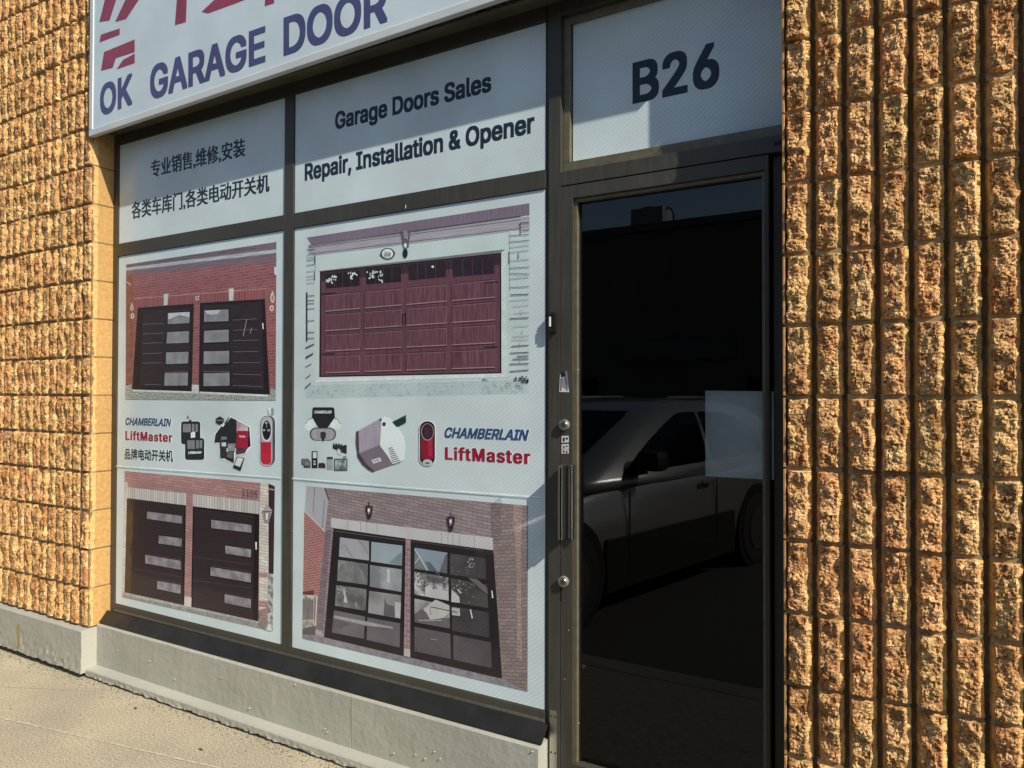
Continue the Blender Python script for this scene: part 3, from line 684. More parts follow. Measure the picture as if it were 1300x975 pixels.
P.p(B2(1085, 505, 1155, 600, 1132, 650, 1085, 600), pm((128, 118, 112), kind='brick', c2=(84, 78, 78), sx=.02, sz=.05, mortar=.002, rot=.6))
P.p(B2(1155, 605, 1170, 600, 1187, 655, 1140, 650), pm((176, 190, 180)))
text_on('1155', *B1(962, 178), *B1(1078, 192), *B1(960, 236), *B1(1076, 250), YP-.0030, pm((96, 70, 76)), 'house_number', PA['ll'], bold=.0)
P.build('printed_photo', PA['ll'])

# ---- products and logos, left window
E_ = Crop(150, 510, 10.836); F_ = Crop(260, 510, 10.83)
HALO = pm((206, 214, 216)); NAVY = pm((48, 68, 104)); RED = pm((134, 26, 50)); K = pm((38, 38, 42)); G12 = pm((128, 130, 134), kind='grain', c2=(96, 98, 102)); LT = pm((188, 194, 198))
def logo(s, quad, M, par, bold, shear=0, hb=.02, name='logo_lettering', sp=1.0):
    cx = [(quad[0][0]+quad[1][0]+quad[2][0]+quad[3][0])/4, sum(q[1] for q in quad)/4]
    e = 1.0
    q2 = [(quad[0][0]-e, quad[0][1]-e), (quad[1][0]+e, quad[1][1]-e), (quad[2][0]-e, quad[2][1]+e), (quad[3][0]+e, quad[3][1]+e)]
    text_on(s, *q2, YP-.00012, HALO, name, par, bold=bold+hb, shear=shear, sp=sp)
    text_on(s, *quad, YP-.0008, M, name, par, bold=bold, shear=shear, sp=sp)
logo('CHAMBERLAIN', [(159, 529.8), (217.8, 531.4), (159, 539.7), (217.8, 541.3)], NAVY, PA['ll'], .029, .3)
logo('LiftMaster', [(159, 546), (218.8, 549), (159, 559.1), (218.8, 561.9)], RED, PA['ll'], .042, sp=1.14)
logo('品牌电动开关机', [(158.1, 569), (219.7, 571.4), (158.1, 583.2), (219.7, 586.4)], INK, PA['ll'], .022)
P = Print()
def pr(f_, x0, y0, x1, y1, M, r=0):
    (a, b_), (c_, d_) = f_(x0, y0, x1, y1)
    if r: P.rrect(a, b_, c_, d_, r/f_.k, M)
    else: P.p([(a, b_), (c_, b_), (c_, d_), (a, d_)], M)
pr(E_, 855, 262, 1140, 592, HALO, 40); pr(E_, 910, 492, 1195, 808, HALO, 40)
pr(E_, 865, 270, 1130, 585, K, 34); P.p(E_(975, 250, 1005, 250, 1010, 285, 970, 285), K)
pr(E_, 890, 305, 1000, 420, G12); pr(E_, 1015, 305, 1050, 420, G12); pr(E_, 1065, 305, 1100, 415, G12)
P.p(E_(945, 230, 960, 182, 972, 230), K); P.p(E_(1000, 425, 1060, 410, 1060, 490, 1000, 500), HALO)
pr(E_, 920, 500, 1185, 800, K, 34); pr(E_, 950, 530, 1055, 650, G12); pr(E_, 1070, 530, 1110, 645, G12); pr(E_, 1120, 530, 1158, 640, G12)
text_on('LiftMaster', *E_(965, 682), *E_(1150, 672), *E_(965, 722), *E_(1150, 712), YP-.00166, HALO, 'small_lettering', PA['ll'], bold=.03)
# opener with red side
P.p(F_(122, 575, 136, 445, 222, 322, 268, 290, 335, 198, 365, 206, 620, 345, 640, 618, 560, 715, 420, 740, 400, 850, 205, 788, 200, 575), HALO)
P.p(F_(130, 565, 145, 450, 230, 330, 250, 350, 205, 480, 205, 565), K)
P.p(F_(270, 290, 335, 205, 345, 215, 275, 320), K)
P.p(F_(250, 345, 360, 215, 440, 255, 440, 640, 205, 640, 205, 480), pm((36, 38, 44), ns=12, amp=.12))
P.p(F_(360, 215, 612, 352, 630, 610, 588, 635, 590, 600, 575, 360, 443, 262), pm((24, 24, 28)))
P.p(F_(443, 260, 595, 352, 598, 480, 443, 480), pm((160, 120, 130), kind='noise', c2=(186, 176, 182), ns=14))
P.p(F_(443, 400, 598, 400, 592, 640, 430, 640), pm((140, 30, 56), ns=9, amp=.12))
P.p(F_(470, 460, 560, 470, 555, 492, 475, 490), pm((190, 150, 160)))
P.p(F_(430, 640, 590, 640, 550, 705, 425, 730), pm((44, 34, 40), kind='noise', c2=(86, 70, 76), ns=80))
pr(F_, 210, 470, 300, 780, pm((58, 60, 66), kind='noise', c2=(34, 34, 38), ns=60), 14); pr(F_, 225, 480, 300, 520, G12); pr(F_, 232, 560, 292, 612, LT)
pr(F_, 315, 575, 420, 690, pm((140, 142, 146), kind='noise', c2=(110, 112, 116), ns=50)); 
P.p(F_(290, 690, 400, 680, 400, 842, 285, 790), K); P.p(F_(305, 700, 385, 698, 385, 780, 300, 765), pm((104, 106, 112), kind='brick', c2=(60, 60, 66), sx=.012, sz=.012, mortar=.002))
P.p(F_(385, 905, 438, 755, 545, 775, 492, 952), K); P.p(F_(405, 868, 447, 765, 530, 780, 482, 895), LT)
P.p(F_(150, 235, 205, 200, 262, 235, 258, 285, 205, 318, 152, 288), K); P.p(F_(160, 245, 252, 245, 250, 268, 160, 268), pm((96, 98, 100)))
pr(F_, 752, 182, 972, 882, HALO, 100); pr(F_, 762, 190, 968, 875, pm((92, 92, 98), kind='grain', c2=(60, 60, 66)), 90); pr(F_, 775, 200, 930, 870, pm((150, 152, 158)), 70)
pr(F_, 775, 560, 912, 862, pm((166, 36, 56), ns=10, amp=.1), 50); P.p(F_(775, 555, 912, 555, 912, 700, 775, 700), pm((160, 32, 52)))
P.ell(F_(850, 400)[0], 7.0, 14.2, pm((186, 186, 190))); P.ell(F_(850, 390)[0], 5.6, 12.6, pm((30, 30, 34)))
for (cx, cy) in ((812, 390), (878, 392), (846, 290)): P.ell(F_(cx, cy)[0], 1.9, 1.5, pm((140, 142, 146)))
P.line(*F_(850, 290, 850, 360), 1.0, pm((120, 122, 126)))
P.p(F_(905, 100, 930, 80, 952, 110, 950, 165, 935, 190, 915, 170), pm((120, 134, 138))); P.p(F_(870, 90, 905, 85, 915, 180, 880, 170), pm((196, 206, 208)))
P.line((145, 591.3), (357, 606.5), .9, HALO); P.line((145, 592.6), (357, 607.8), .7, pm((150, 168, 172)))
P.build('printed_products', PA['ll'])

# ---- printed photo: wide wood-grain garage door in pale stone (upper photo of the right window)
C1 = Crop(380, 250, 8.125); C2 = Crop(530, 250, 8.125); C3 = Crop(380, 370, 6.9625); C4 = Crop(530, 370, 6.9625)
P = Print()
ST = pm((172, 186, 188), ns=20, amp=.06); JN = pm((66, 62, 70)); JN2 = pm((130, 136, 140))
P.p(C1(75, 420)+C2(1155, 65)+C4(985, 830, 985, 900)+C3(50, 950), ST)
P.p(C1(75, 420)+C2(1155, 65, 1155, 190)+C1(130, 505), pm((116, 104, 118), kind='grain', c2=(102, 90, 106)))
P.p(C1(95, 500)+C2(1062, 212, 1155, 205, 1155, 345, 945, 352)+C1(165, 602, 95, 592), pm((152, 148, 158), kind='hgrain', c2=(140, 136, 146)))
for q in ((95, 500, 1219+1065, 196), (95, 512, 1219+1065, 205), (95, 524, 1219+1065, 236), (95, 590, 1219+1060, 325)):
    a, b_ = C1(*q); P.line(a, b_, .8, JN)
P.line(C1(165, 606)[0], C2(945, 360)[0], 1.0, JN)
P.p(C1(165, 604)+C2(945, 360)+C4(820, 755)+C3(130, 808), pm((174, 188, 188), ns=10, amp=.04))
P.line(C1(165, 604)[0], C1(165, 775)[0], .8, JN2); P.line(C2(945, 360)[0], C4(815, 0)[0], .9, JN2)
P.p(C1(195, 765)+C2(905, 540, 862, 580)+C1(215, 775), pm((104, 110, 112)))
P.p(C2(862, 575, 905, 542)+C4(795, 755, 742, 722), pm((182, 194, 194)))
P.p(C3(178, 768, 742*1+1044, 724)+C4(800, 756)+C3(125, 806), pm((190, 200, 202)))
P.p(C1(213, 770)+C2(864, 577)+C4(742, 724)+C3(176, 757), pm((30, 24, 30)))
DR = pm((98, 66, 76), kind='grain', c2=(84, 54, 64))
P.p(C1(228, 780)+C2(850, 590)+C4(728, 715)+C3(190, 745), DR)
P.p(C1(228, 780)+C2(850, 590, 850, 700)+C1(232, 870), pm((62, 46, 54), kind='grain', c2=(52, 38, 46)))
# glazed row
W4 = [((272, 795, 622, 765, 620, 918, 280, 945), C1), ((690, 745, 1050, 718, 1050, 875, 690, 902), C1)]
for q, f_ in W4: P.p(f_(*q), pm((38, 32, 38)))
P.p(C2(-95, 700, 292, 660, 292, 825, -92, 862), pm((42, 34, 42))); P.p(C2(362, 652, 785, 610, 790, 790, 365, 825), pm((44, 36, 46)))
MUN = pm((84, 62, 70))
for f_, xs, ya, yb in ((C1, (360, 445, 530), 785, 930), (C1, (780, 865, 955), 735, 890), (C2, (-0, 85, 185), 685, 850), (C2, (465, 565, 670), 640, 815)):
    for x in xs: P.line(*f_(x, ya, x+2, yb), .6, MUN)
gl = pm((190, 198, 200))
def rnd(f_, x0, y0, x1, y1, n, sz=9, M=gl):
    for _ in range(n):
        x = R.uniform(x0, x1); y = R.uniform(y0, y1); q = []
        for a in range(5):
            t_ = a*1.256+R.uniform(-.4, .4); r = sz*R.uniform(.4, 1.3); q += [x+r*math.cos(t_), y+r*1.4*math.sin(t_)]
        P.p(f_(*q), M, up=.03)
rnd(C1, 280, 835, 345, 890, 12); rnd(C1, 330, 815, 395, 860, 10); rnd(C1, 500, 785, 600, 810, 12); rnd(C1, 515, 800, 555, 845, 10)
rnd(C1, 695, 765, 850, 790, 14); rnd(C1, 720, 800, 765, 840, 10); rnd(C1, 815, 800, 860, 880, 12, 8)
P.ell(C2(157, 720)[0], 1.7, 1.5, WH)
# panels
HL = pm((146, 120, 128)); SH = pm((70, 44, 54)); HL2 = pm((122, 94, 103))
yb = ((150, 348-175, 50), None)
tL = [38, 212, 390, 580]; bL = [175, 348, 527, 718]; tR = [-98, 98, 300, 516]; bR = [50, 250, 453, 670]
cols = ((228, 535), (575, 903), (945, 1044+257), (1044+303, 1044+685))
def yy(l, r, x): return l+(r-l)*(x-225)/(1729-225)
for rI in range(4):
    for (xa, xb) in cols:
        t0, t1 = yy(tL[rI], tR[rI], xa), yy(tL[rI], tR[rI], xb); b0, b1 = yy(bL[rI], bR[rI], xa), yy(bL[rI], bR[rI], xb)
        P.p(C3(xa, t0, xb, t1, xb, b1, xa, b0), pm((104, 72, 82), kind='grain', c2=(82, 52, 62)), up=.1)
        P.line(*C3(xa, t0, xb, t1), .8, HL2); P.line(*C3(xa, b0, xb, b1), 1.1, HL)
        P.line(*C3(xa, b0+9, xb, b1+9), .8, SH); P.line(*C3(xa, t0-8, xb, t1-8), .7, SH)
        P.line(*C3(xa, t0, xa, b0), .5, SH); P.line(*C3(xb, t1, xb, b1), .5, HL2)
P.line(*C3(912, 195, 912, 290), 1.0, pm((44, 28, 36))); P.line(*C3(938, 190, 938, 285), 1.0, pm((44, 28, 36))); P.line(*C3(908, 205, 945, 203), .8, pm((44, 28, 36)))
for q in ((190, 22, 322, 14), (195, 556, 312, 550), (1044+590, 492, 1044+712, 490), (1044+590, -75, 1044+712, -85)): P.line(*C3(*q), 1.3, pm((50, 30, 40)))
# oval number plate and lamp
P.ell(C1(910, 586)[0], 9.2, 7.4, pm((58, 60, 68))); P.p(C1(828, 597, 850, 570, 850, 622), pm((58, 60, 68))); P.p(C1(992, 577, 970, 552, 970, 604), pm((58, 60, 68)))
P.ell(C1(910, 586)[0], 7.2, 6.1, pm((200, 206, 208)))
text_on('206', *C1(878, 566), *C1(944, 560), *C1(878, 610), *C1(944, 604), YP-.0042, pm((60, 62, 70)), 'house_number', PA['lr'], bold=.01)
P.p(C1(1046, 350, 1058, 350, 1075, 440, 1122, 435, 1132, 342, 1145, 342, 1128, 520, 1070, 525), pm((92, 84, 96)))
P.p(C1(1072, 350, 1115, 348, 1110, 425, 1078, 430), pm((128, 122, 134))); P.ell(C1(1092, 580)[0], 3.2, 6.2, pm((36, 34, 40))); P.ell(C1(1094, 500)[0], 1.8, 3.0, pm((206, 208, 206)))
# stone joints
for y in (545, 600, 628, 655, 705, 770, 820, 850, 890): P.line(C1(75, y)[0], C1(158, y-8)[0], .7, JN if y % 2 else JN2)
for (a, b_) in ((160, 600), (158, 770)): P.line(C1(a, b_)[0], C1(a, b_+90)[0], .8, JN)
P.line(*C3(66, 8, 66, 440), 1.6, pm((40, 38, 44)))
for q in ((60, 40, 132, 36), (60, 80, 132, 78), (60, 110, 132, 104), (70, 155, 132, 152), (70, 262, 132, 256), (70, 362, 132, 360), (70, 415, 132, 412), (55, 497, 130, 468), (55, 580, 122, 545), (55, 668, 108, 640), (55, 770, 100, 735)): P.line(*C3(*q), .8, JN)
for q in ((55, 500, 130, 466), (55, 590, 120, 552), (50, 855, 100, 810)): P.line(*C3(*q), 1.5, pm((70, 72, 78)))
for (y, d) in ((400, -15), (465, -18), (520, -25), (572, -25), (660, -20), (735, -12), (790, 5), (845, -20), (935, -10)): P.line(*C2(948, y, 1153, y+d), .75, JN2 if d < -18 else JN)
for q in ((1062, 265, 1062, 388), (1065, 268, 1153, 262), (1040, 580, 1040, 640), (1075, 350, 1153, 343), (945, 560, 945, 690), (1050, 290, 1062, 265)): P.line(*C2(*q), .9, JN)
for (xa, y, d, dk) in ((820, 30, -6, 1), (815, 80, -10, 0), (840, 135, -14, 0), (850, 195, -12, 0), (815, 240, -8, 1), (850, 312, -10, 0), (840, 400, -8, 0), (830, 430, -4, 0), (830, 485, -10, 1), (820, 545, -8, 1), (840, 600, -6, 1), (815, 642, -4, 1), (815, 708, -14, 1), (880, 575, -6, 1)):
    P.line(*C4(xa, y, 983, y+d), 1.1 if dk else .6, JN if dk else JN2)
for x, y in ((915, 165), (925, 340), (905, 450), (905, 600)): P.line(*C4(x, y, x+2, y+40), .6, JN2)
rnd(C4, 840, 755, 980, 790, 22, 9, pm((58, 58, 64))); rnd(C4, 920, 775, 980, 805, 14, 9, pm((40, 40, 46))); rnd(C4, 575, 775, 650, 785, 8, 6, pm((90, 92, 98)))
for _ in range(60):
    x = R.uniform(90, 1044+900); y = R.uniform(815, 930)-.02*x; l = R.uniform(8, 26)
    P.line(*C3(x, y, x+l*R.uniform(-.2, .8), y+l), .5, JN2)
for _ in range(9):
    x = R.uniform(560, 900); y = R.uniform(800, 850); l = R.uniform(20, 50); P.line(*C4(x, y, x+l*.8, y+l), .6, pm((90, 94, 98)))
for k2 in range(7):
    P.line(*C3(60, 830+k2*17, 1044+960, 770+k2*17+12), .35, pm((150, 164, 168)))
P.build('printed_photo', PA['lr'])

# ---- printed photo: garage with two glazed black doors (lower photo of the right window)
D1 = Crop(370, 610, 8.125); D2 = Crop(520, 610, 7.5); D3 = Crop(370, 720, 7.5); D4 = Crop(520, 730, 6.094)
P = Print()
BR3 = pm((130, 118, 119), kind='brick', c2=(88, 76, 84), sx=.046, sz=.0128, mortar=.0013, rot=.09)
BR3b = pm((122, 109, 108), kind='brick', c2=(86, 74, 80), sx=.03, sz=.0128, mortar=.0013, rot=-.15)
P.p(D1(155, 58)+D2(1127, 240)+D4(912, 903)+D3(105, 680), BR3)
P.p(D1(155, 60, 345, 78, 380, 200, 345, 525, 135, 310), pm((150, 150, 158), ns=5, amp=.12))
P.line(*D1(240, 70, 222, 330), .8, pm((96, 94, 100))); P.line(*D1(345, 80, 385, 200), 1.8, pm((74, 66, 74))); P.line(*D1(340, 200, 318, 490), .8, pm((96, 94, 100)))
P.p(D1(132, 322, 345, 530, 330, 780, 300, 830)+D3(270, 200, 250, 300, 110, 250), pm((136, 90, 88), kind='brick', c2=(164, 132, 130), sx=.024, sz=.0105, mortar=.0016, rot=-.25))
P.line(*D1(132, 312, 345, 525), 1.6, pm((170, 170, 172)))
P.p(D1(345, 530, 415, 500)+D3(340, 60, 300, 600, 232, 590, 268, 200)+D1(330, 780), pm((112, 98, 106), kind='brick', c2=(84, 72, 80), sx=.04, sz=.0128, mortar=.0013, rot=.05))
P.p(D3(108, 235, 215, 215, 210, 270, 108, 262), pm((96, 50, 56)))
P.p(D3(108, 265, 250, 275, 232, 560, 105, 590), pm((118, 112, 112), kind='grain', c2=(98, 92, 94)))
P.p(D3(108, 262, 250, 270, 250, 318, 108, 302), pm((176, 172, 166), kind='noise', c2=(110, 96, 92), ns=60)); P.line(*D3(242, 300, 228, 560), 1.3, pm((182, 180, 174))); P.line(*D3(215, 300, 212, 490), .8, pm((160, 158, 154)))
P.p(D3(105, 505, 215, 495, 225, 560, 105, 585), pm((164, 158, 148), kind='noise', c2=(120, 116, 108), ns=50))
P.p(D3(105, 585, 228, 560, 225, 655, 105, 640), pm((84, 80, 86)))
P.p(D2(772, 212, 1127, 240)+D4(912, 903, 715, 785)+D2(797, 662, 790, 545), BR3b)
P.p(D2(985, 232, 1068, 236, 1060, 960)+D4(860, 0, 870, 650, 830, 640, 830, 30)+D2(1010, 700), pm((146, 126, 122), kind='brick', c2=(104, 90, 92), sx=.025, sz=.0128, mortar=.0013, rot=.05))
for y in range(0, 16):
    a = D2(775, 240+y*22)[0]; b_ = (a[0]+13+.0*y, a[1]-11+y*.55)
    P.line(a, b_, .6, pm((70, 58, 64)))
P.p(D1(410, 385)+D2(790, 545, 797, 664, 10, 560)+D1(435, 490, 405, 480), pm((168, 168, 170), ns=12, amp=.05))
for x, y, f_ in ((580, 400, D1), (713, 425, D1), (775, 430, D1), (885, 450, D1), (302, 505, D2), (365, 512, D2), (410, 518, D2), (476, 525, D2), (617, 540, D2)):
    P.line(f_(x, y-8)[0], f_(x, y+98)[0], .5, pm((112, 110, 114)))
BK = pm((34, 30, 34), ns=10, amp=.08)
P.p(D3(105, 640, 232, 650, 1068, 838)+D4(5, 628, 712, 790, 912, 903)+D3(105, 680), pm((128, 124, 130), kind='noise', c2=(108, 104, 112), ns=40))
P.p(D3(228, 585, 312, 600, 305, 665, 225, 652), pm((156, 152, 154), kind='noise', c2=(116, 112, 114), ns=60))
P.p(D1(435, 492, 1178, 598)+D3(1068, 848, 312, 668), BK); P.line(*D1(450, 520, 1165, 622), .8, pm((86, 82, 88)))
P.p(D2(10, 560, 797, 665)+D4(714, 802, 3, 638), BK); P.line(*D2(20, 578, 700, 668), .8, pm((70, 66, 72)))
def glz(q, f_, a, b_, ns=9): P.p(f_(*q), pm(a, kind='noise', c2=b_, ns=ns), up=.2)
glz((500, 585, 800, 625, 800, 825, 490, 785), D1, (150, 150, 156), (132, 132, 138), 5); glz((825, 632, 1145, 672, 1140, 880, 820, 835), D1, (138, 152, 162), (128, 140, 148), 4)
glz((445, -70, 728, -28, 722, 170, 435, 130), D3, (148, 148, 152), (92, 94, 96)); glz((750, -20, 1052, 22, 1045, 235, 745, 185), D3, (150, 156, 160), (112, 114, 118), 7)
glz((425, 170, 715, 210, 708, 415, 415, 368), D3, (120, 118, 122), (84, 84, 86), 14); glz((740, 225, 1045, 268, 1035, 490, 730, 435), D3, (136, 134, 138), (108, 106, 110), 8)
glz((405, 410, 702, 470, 690, 682, 385, 622), D3, (100, 96, 101), (86, 82, 87), 6); glz((722, 478, 1035, 535, 1030, 765, 715, 690), D3, (98, 93, 99), (86, 81, 88), 6)
glz((48, 640, 360, 688, 357, 885, 45, 840), D2, (122, 134, 148), (112, 122, 134), 5); glz((385, 695, 722, 740, 728, 940, 385, 895), D2, (72, 68, 72), (54, 50, 54), 9)
glz((37, -24, 300, 20, 303, 200, 37, 150), D4, (176, 176, 178), (78, 78, 82), 26); glz((318, 25, 598, 75, 608, 255, 322, 210), D4, (72, 68, 71), (58, 54, 57), 10)
glz((38, 182, 308, 235, 312, 415, 38, 365), D4, (150, 148, 150), (112, 110, 112), 16); glz((330, 240, 612, 290, 618, 485, 330, 430), D4, (68, 63, 67), (56, 52, 56), 9)
glz((38, 400, 315, 455, 318, 650, 38, 590), D4, (86, 80, 86), (74, 68, 74), 6); glz((338, 465, 628, 520, 635, 720, 340, 655), D4, (82, 76, 80), (68, 62, 68), 6)
# reflections shown inside the printed panes
P.line(*D1(700, 615, 790, 750), .9, pm((104, 104, 108))); P.line(*D1(545, 670, 490, 720), .8, pm((120, 120, 124))); P.line(*D1(550, 665, 630, 790), 1.0, pm((112, 112, 116)))
P.p(D1(1000, 850, 1140, 735, 1140, 878), pm((112, 124, 134)))
P.p(D3(440, 60, 470, -20, 520, -60, 600, -50, 680, 40, 718, 165, 436, 128), pm((118, 119, 122), kind='noise', c2=(98, 100, 102), ns=20))
P.p(D3(748, 0, 800, -10, 845, 60, 850, 198, 746, 184), pm((112, 116, 120)))
P.p(D3(910, 20, 935, 22, 935, 150, 912, 145), pm((172, 174, 176))); P.p(D3(985, 330, 1042, 340, 1036, 488, 985, 480), pm((162, 160, 162)))
P.p(D3(890, 290, 905, 350, 980, 375, 988, 475, 880, 460), pm((86, 84, 88)))
P.p(D3(480, 190, 505, 210, 535, 340, 495, 335, 505, 280), pm((170, 168, 168))); P.line(*D3(615, 330, 618, 385), .8, pm((160, 158, 160)))
P.p(D3(404, 458, 700, 515, 970, 570, 960, 585, 700, 555, 404, 485), pm((140, 136, 140)))
P.p(D3(400, 500, 560, 540, 480, 575, 395, 575), pm((84, 80, 86)))
P.p(D2(48, 650, 95, 725, 170, 855, 45, 835), pm((104, 110, 112))); P.line(*D2(95, 725, 165, 855), 1.0, pm((176, 186, 186))); P.line(*D2(48, 655, 95, 725), 1.0, pm((176, 186, 186))); P.line(*D2(95, 725, 50, 790), .8, pm((170, 178, 180)))
P.p(D2(150, 770, 200, 780, 265, 868, 190, 858), pm((84, 94, 102))); P.p(D2(345, 700, 360, 705, 357, 885, 285, 872, 315, 790), pm((88, 90, 96)))
P.p(D4(120, 90, 300, 125, 303, 198, 120, 166), pm((168, 168, 168), ns=10)); P.p(D4(200, 190, 308, 235, 308, 290, 260, 330, 180, 350, 130, 340, 110, 260), pm((164, 162, 162)))
P.p(D4(325, 110, 385, 170, 388, 216, 322, 208), pm((170, 172, 168))); P.p(D4(325, 250, 388, 258, 392, 318, 328, 310), pm((156, 154, 154)))
P.line(*D4(160, 245, 370, 290), 1.1, pm((60, 56, 60))); P.line(*D4(160, 255, 162, 310), .7, pm((90, 86, 90)))
P.p(D4(40, 300, 90, 262, 130, 290, 160, 345, 310, 330, 312, 415, 38, 365), pm((90, 86, 88)))
P.line(*D4(70, 350, 250, 350), 1.0, pm((150, 150, 152))); P.line(*D4(470, 265, 485, 335), 1.6, pm((190, 190, 190))); P.line(*D4(370, 110, 398, 140), 1.6, pm((180, 182, 180)))
P.line(*D4(160, 495, 215, 502), .7, pm((140, 136, 140)))
def leafs(f_, x0, y0, x1, y1, n, sz, M): rnd(f_, x0, y0, x1, y1, n, sz, M)
leafs(D4, 50, -20, 290, 60, 34, 8, pm((96, 96, 98))); leafs(D4, 60, 30, 200, 110, 20, 6, pm((88, 88, 90))); leafs(D4, 330, 40, 440, 150, 16, 5, pm((150, 150, 150)))
leafs(D2, 555, 735, 620, 830, 18, 6, pm((158, 158, 160))); leafs(D2, 400, 820, 620, 900, 14, 5, pm((120, 118, 120))); leafs(D3, 440, 200, 520, 260, 10, 8, pm((160, 158, 158)))
leafs(D4, 430, 60, 500, 240, 14, 4, pm((130, 128, 130)))
P.p(D4(450, 20, 520, 30, 600, 100, 605, 150, 560, 120), pm((92, 88, 91), ns=10)); 
P.p(D4(632, 120, 640, 120, 648, 178, 638, 178), WH)
# pillar and lamps
P.p(D1(1178, 600)+D2(10, 562)+D4(5, 640)+D3(1128, 855, 1068, 846), pm((126, 106, 114), kind='brick', c2=(160, 140, 142), sx=.03, sz=.02, mortar=.0016))
P.p(D3(1075, 778, 1130, 785, 1130, 856, 1070, 846), pm((166, 160, 160)))
for f_, x, y, s_ in ((D1, 765, 262, 1), (D2, 357, 345, 1.02)):
    q = [0, 0, 70, -2, 72, 40, 52, 130, 20, 132, 2, 50]; P.p(f_(*[(x if i % 2 == 0 else y)+v*s_ for i, v in enumerate(q)]), pm((44, 36, 42)))
    P.p(f_(x+18, y+20, x+52, y+18, x+46, y+75, x+24, y+90), pm((120, 112, 118))); P.ell(f_(x+32, y+45)[0], 1.3, 2.2, pm((214, 206, 206)))
    P.line(*f_(x+36, y-50, x+34, y), 1.0, pm((44, 36, 42))); P.line(*f_(x+28, y+130, x+30, y+150), .9, pm((44, 36, 42)))
P.line((368, 606.8), (520, 619.4), 1.1, HALO); P.line((520, 619.4), (688, 631.5), 1.1, HALO); P.line((368, 608.2), (688, 633.0), .7, pm((150, 168, 170)))
P.build('printed_photo', PA['lr'])

# ---- products and logos, right window
Gc = Crop(380, 505, 8.125); H = Crop(530, 525, 8.125)
logo('CHAMBERLAIN', [(564.2, 542.2), (671.8, 545.4), (564.2, 555.8), (671.8, 559.6)], NAVY, PA['lr'], .029, .3)
logo('LiftMaster', [(564.8, 566.2), (673.6, 570.3), (564.8, 584.3), (673.6, 590.2)], RED, PA['lr'], .042, sp=1.14)
P = Print()
P.ell(Gc(112, 272)[0], 6.6, 8.8, pm((196, 206, 208)), rot=.5); P.ell(Gc(372, 272)[0], 6.6, 8.8, pm((196, 206, 208)), rot=-.5)
for a, b_, c_ in ((62, 270, 1), (425, 270, -1)):
    P.line(*Gc(a, b_, a+c_*30, 225), .8, pm((80, 86, 90))); P.line(*Gc(a+c_*30, 225, a+c_*72, 205), .9, pm((60, 64, 68)))
P.p(Gc(135, 108, 150, 98, 345, 98, 360, 108, 368, 200, 290, 312, 198, 312, 130, 200), K)
text_on('CHAMBERLAIN', *Gc(156, 132), *Gc(334, 132), *Gc(156, 162), *Gc(334, 162), YP-.00062, HALO, 'small_lettering', PA['lr'], bold=.02, shear=.3)
pr(Gc, 108, 308, 378, 442, pm((52, 58, 64)), 62); pr(Gc, 120, 318, 366, 436, pm((150, 152, 158), kind='grain', c2=(130, 132, 140)), 56)
P.p(Gc(215, 360, 235, 350, 258, 350, 275, 365, 272, 415, 218, 415), pm((56, 46, 54))); P.p(Gc(225, 415, 262, 415, 243, 462), pm((40, 36, 42)))
P.p(Gc(340, 520, 350, 465, 362, 470, 358, 490, 378, 470, 392, 472, 385, 490, 408, 470, 420, 474, 415, 492, 438, 478, 448, 482, 445, 498, 470, 484, 490, 490, 488, 580, 440, 565, 380, 540), pm((40, 42, 46)))
P.ell(Gc(410, 560)[0], 2.6, 4.6, pm((150, 154, 158)), rot=-.3); P.ell(Gc(410, 562)[0], 1.4, 3.2, pm((190, 196, 198)), rot=-.3)
pr(Gc, 22, 628, 98, 695, pm((60, 64, 70)), 8); pr(Gc, 34, 636, 90, 686, G12); pr(Gc, 44, 648, 114, 722, pm((58, 62, 68)), 6); pr(Gc, 54, 656, 104, 700, G12)
pr(Gc, 128, 550, 187, 725, K, 6); pr(Gc, 140, 560, 178, 622, LT); pr(Gc, 146, 650, 168, 664, LT); pr(Gc, 146, 676, 168, 692, LT)
P.p(Gc(196, 722, 198, 680, 212, 668, 222, 676, 240, 666, 252, 676, 266, 678, 270, 725), pm((52, 40, 44)))
pr(Gc, 285, 610, 346, 740, pm((150, 158, 160), kind='hgrain', c2=(120, 128, 130))); pr(Gc, 285, 610, 346, 632, pm((40, 44, 46)))
pr(Gc, 358, 628, 496, 752, pm((70, 78, 82)), 6); pr(Gc, 368, 640, 486, 738, pm((150, 164, 166), kind='noise', c2=(76, 84, 88), ns=50)); pr(Gc, 452, 600, 485, 628, pm((120, 130, 134)))
# large opener
P.p(Gc(850, 205, 880, 192, 935, 212, 1010, 290, 1075, 400, 1092, 500, 1080, 640, 962, 690, 830, 490), pm((198, 206, 208), ns=8, amp=.04))
P.p(Gc(585, 350, 610, 338, 618, 570, 598, 582, 582, 480), pm((70, 62, 74)))
P.p(Gc(612, 338, 852, 205, 826, 488, 618, 572), pm((150, 142, 154), kind='grain', c2=(136, 128, 142)))
P.p(Gc(618, 572, 826, 488, 905, 590, 965, 690, 775, 757, 690, 680), pm((108, 98, 110), ns=10, amp=.08))
P.p(Gc(596, 582, 618, 574, 690, 680, 775, 757, 765, 768, 715, 745, 650, 690, 600, 610), pm((64, 56, 66)))
P.p(Gc(742, 642, 832, 614, 850, 652, 765, 680), pm((184, 184, 190))); P.p(Gc(762, 648, 820, 630, 826, 644, 770, 662), pm((140, 138, 146)))
P.ell(Gc(874, 272)[0], 2.2, 2.6, pm((44, 42, 50))); P.p(Gc(820, 228, 850, 206, 848, 232, 835, 238), pm((60, 56, 64)))
P.p(Gc(958, 250, 1100, 177, 1100, 256, 1005, 302), pm((40, 62, 60), kind='noise', c2=(28, 44, 44), ns=60))
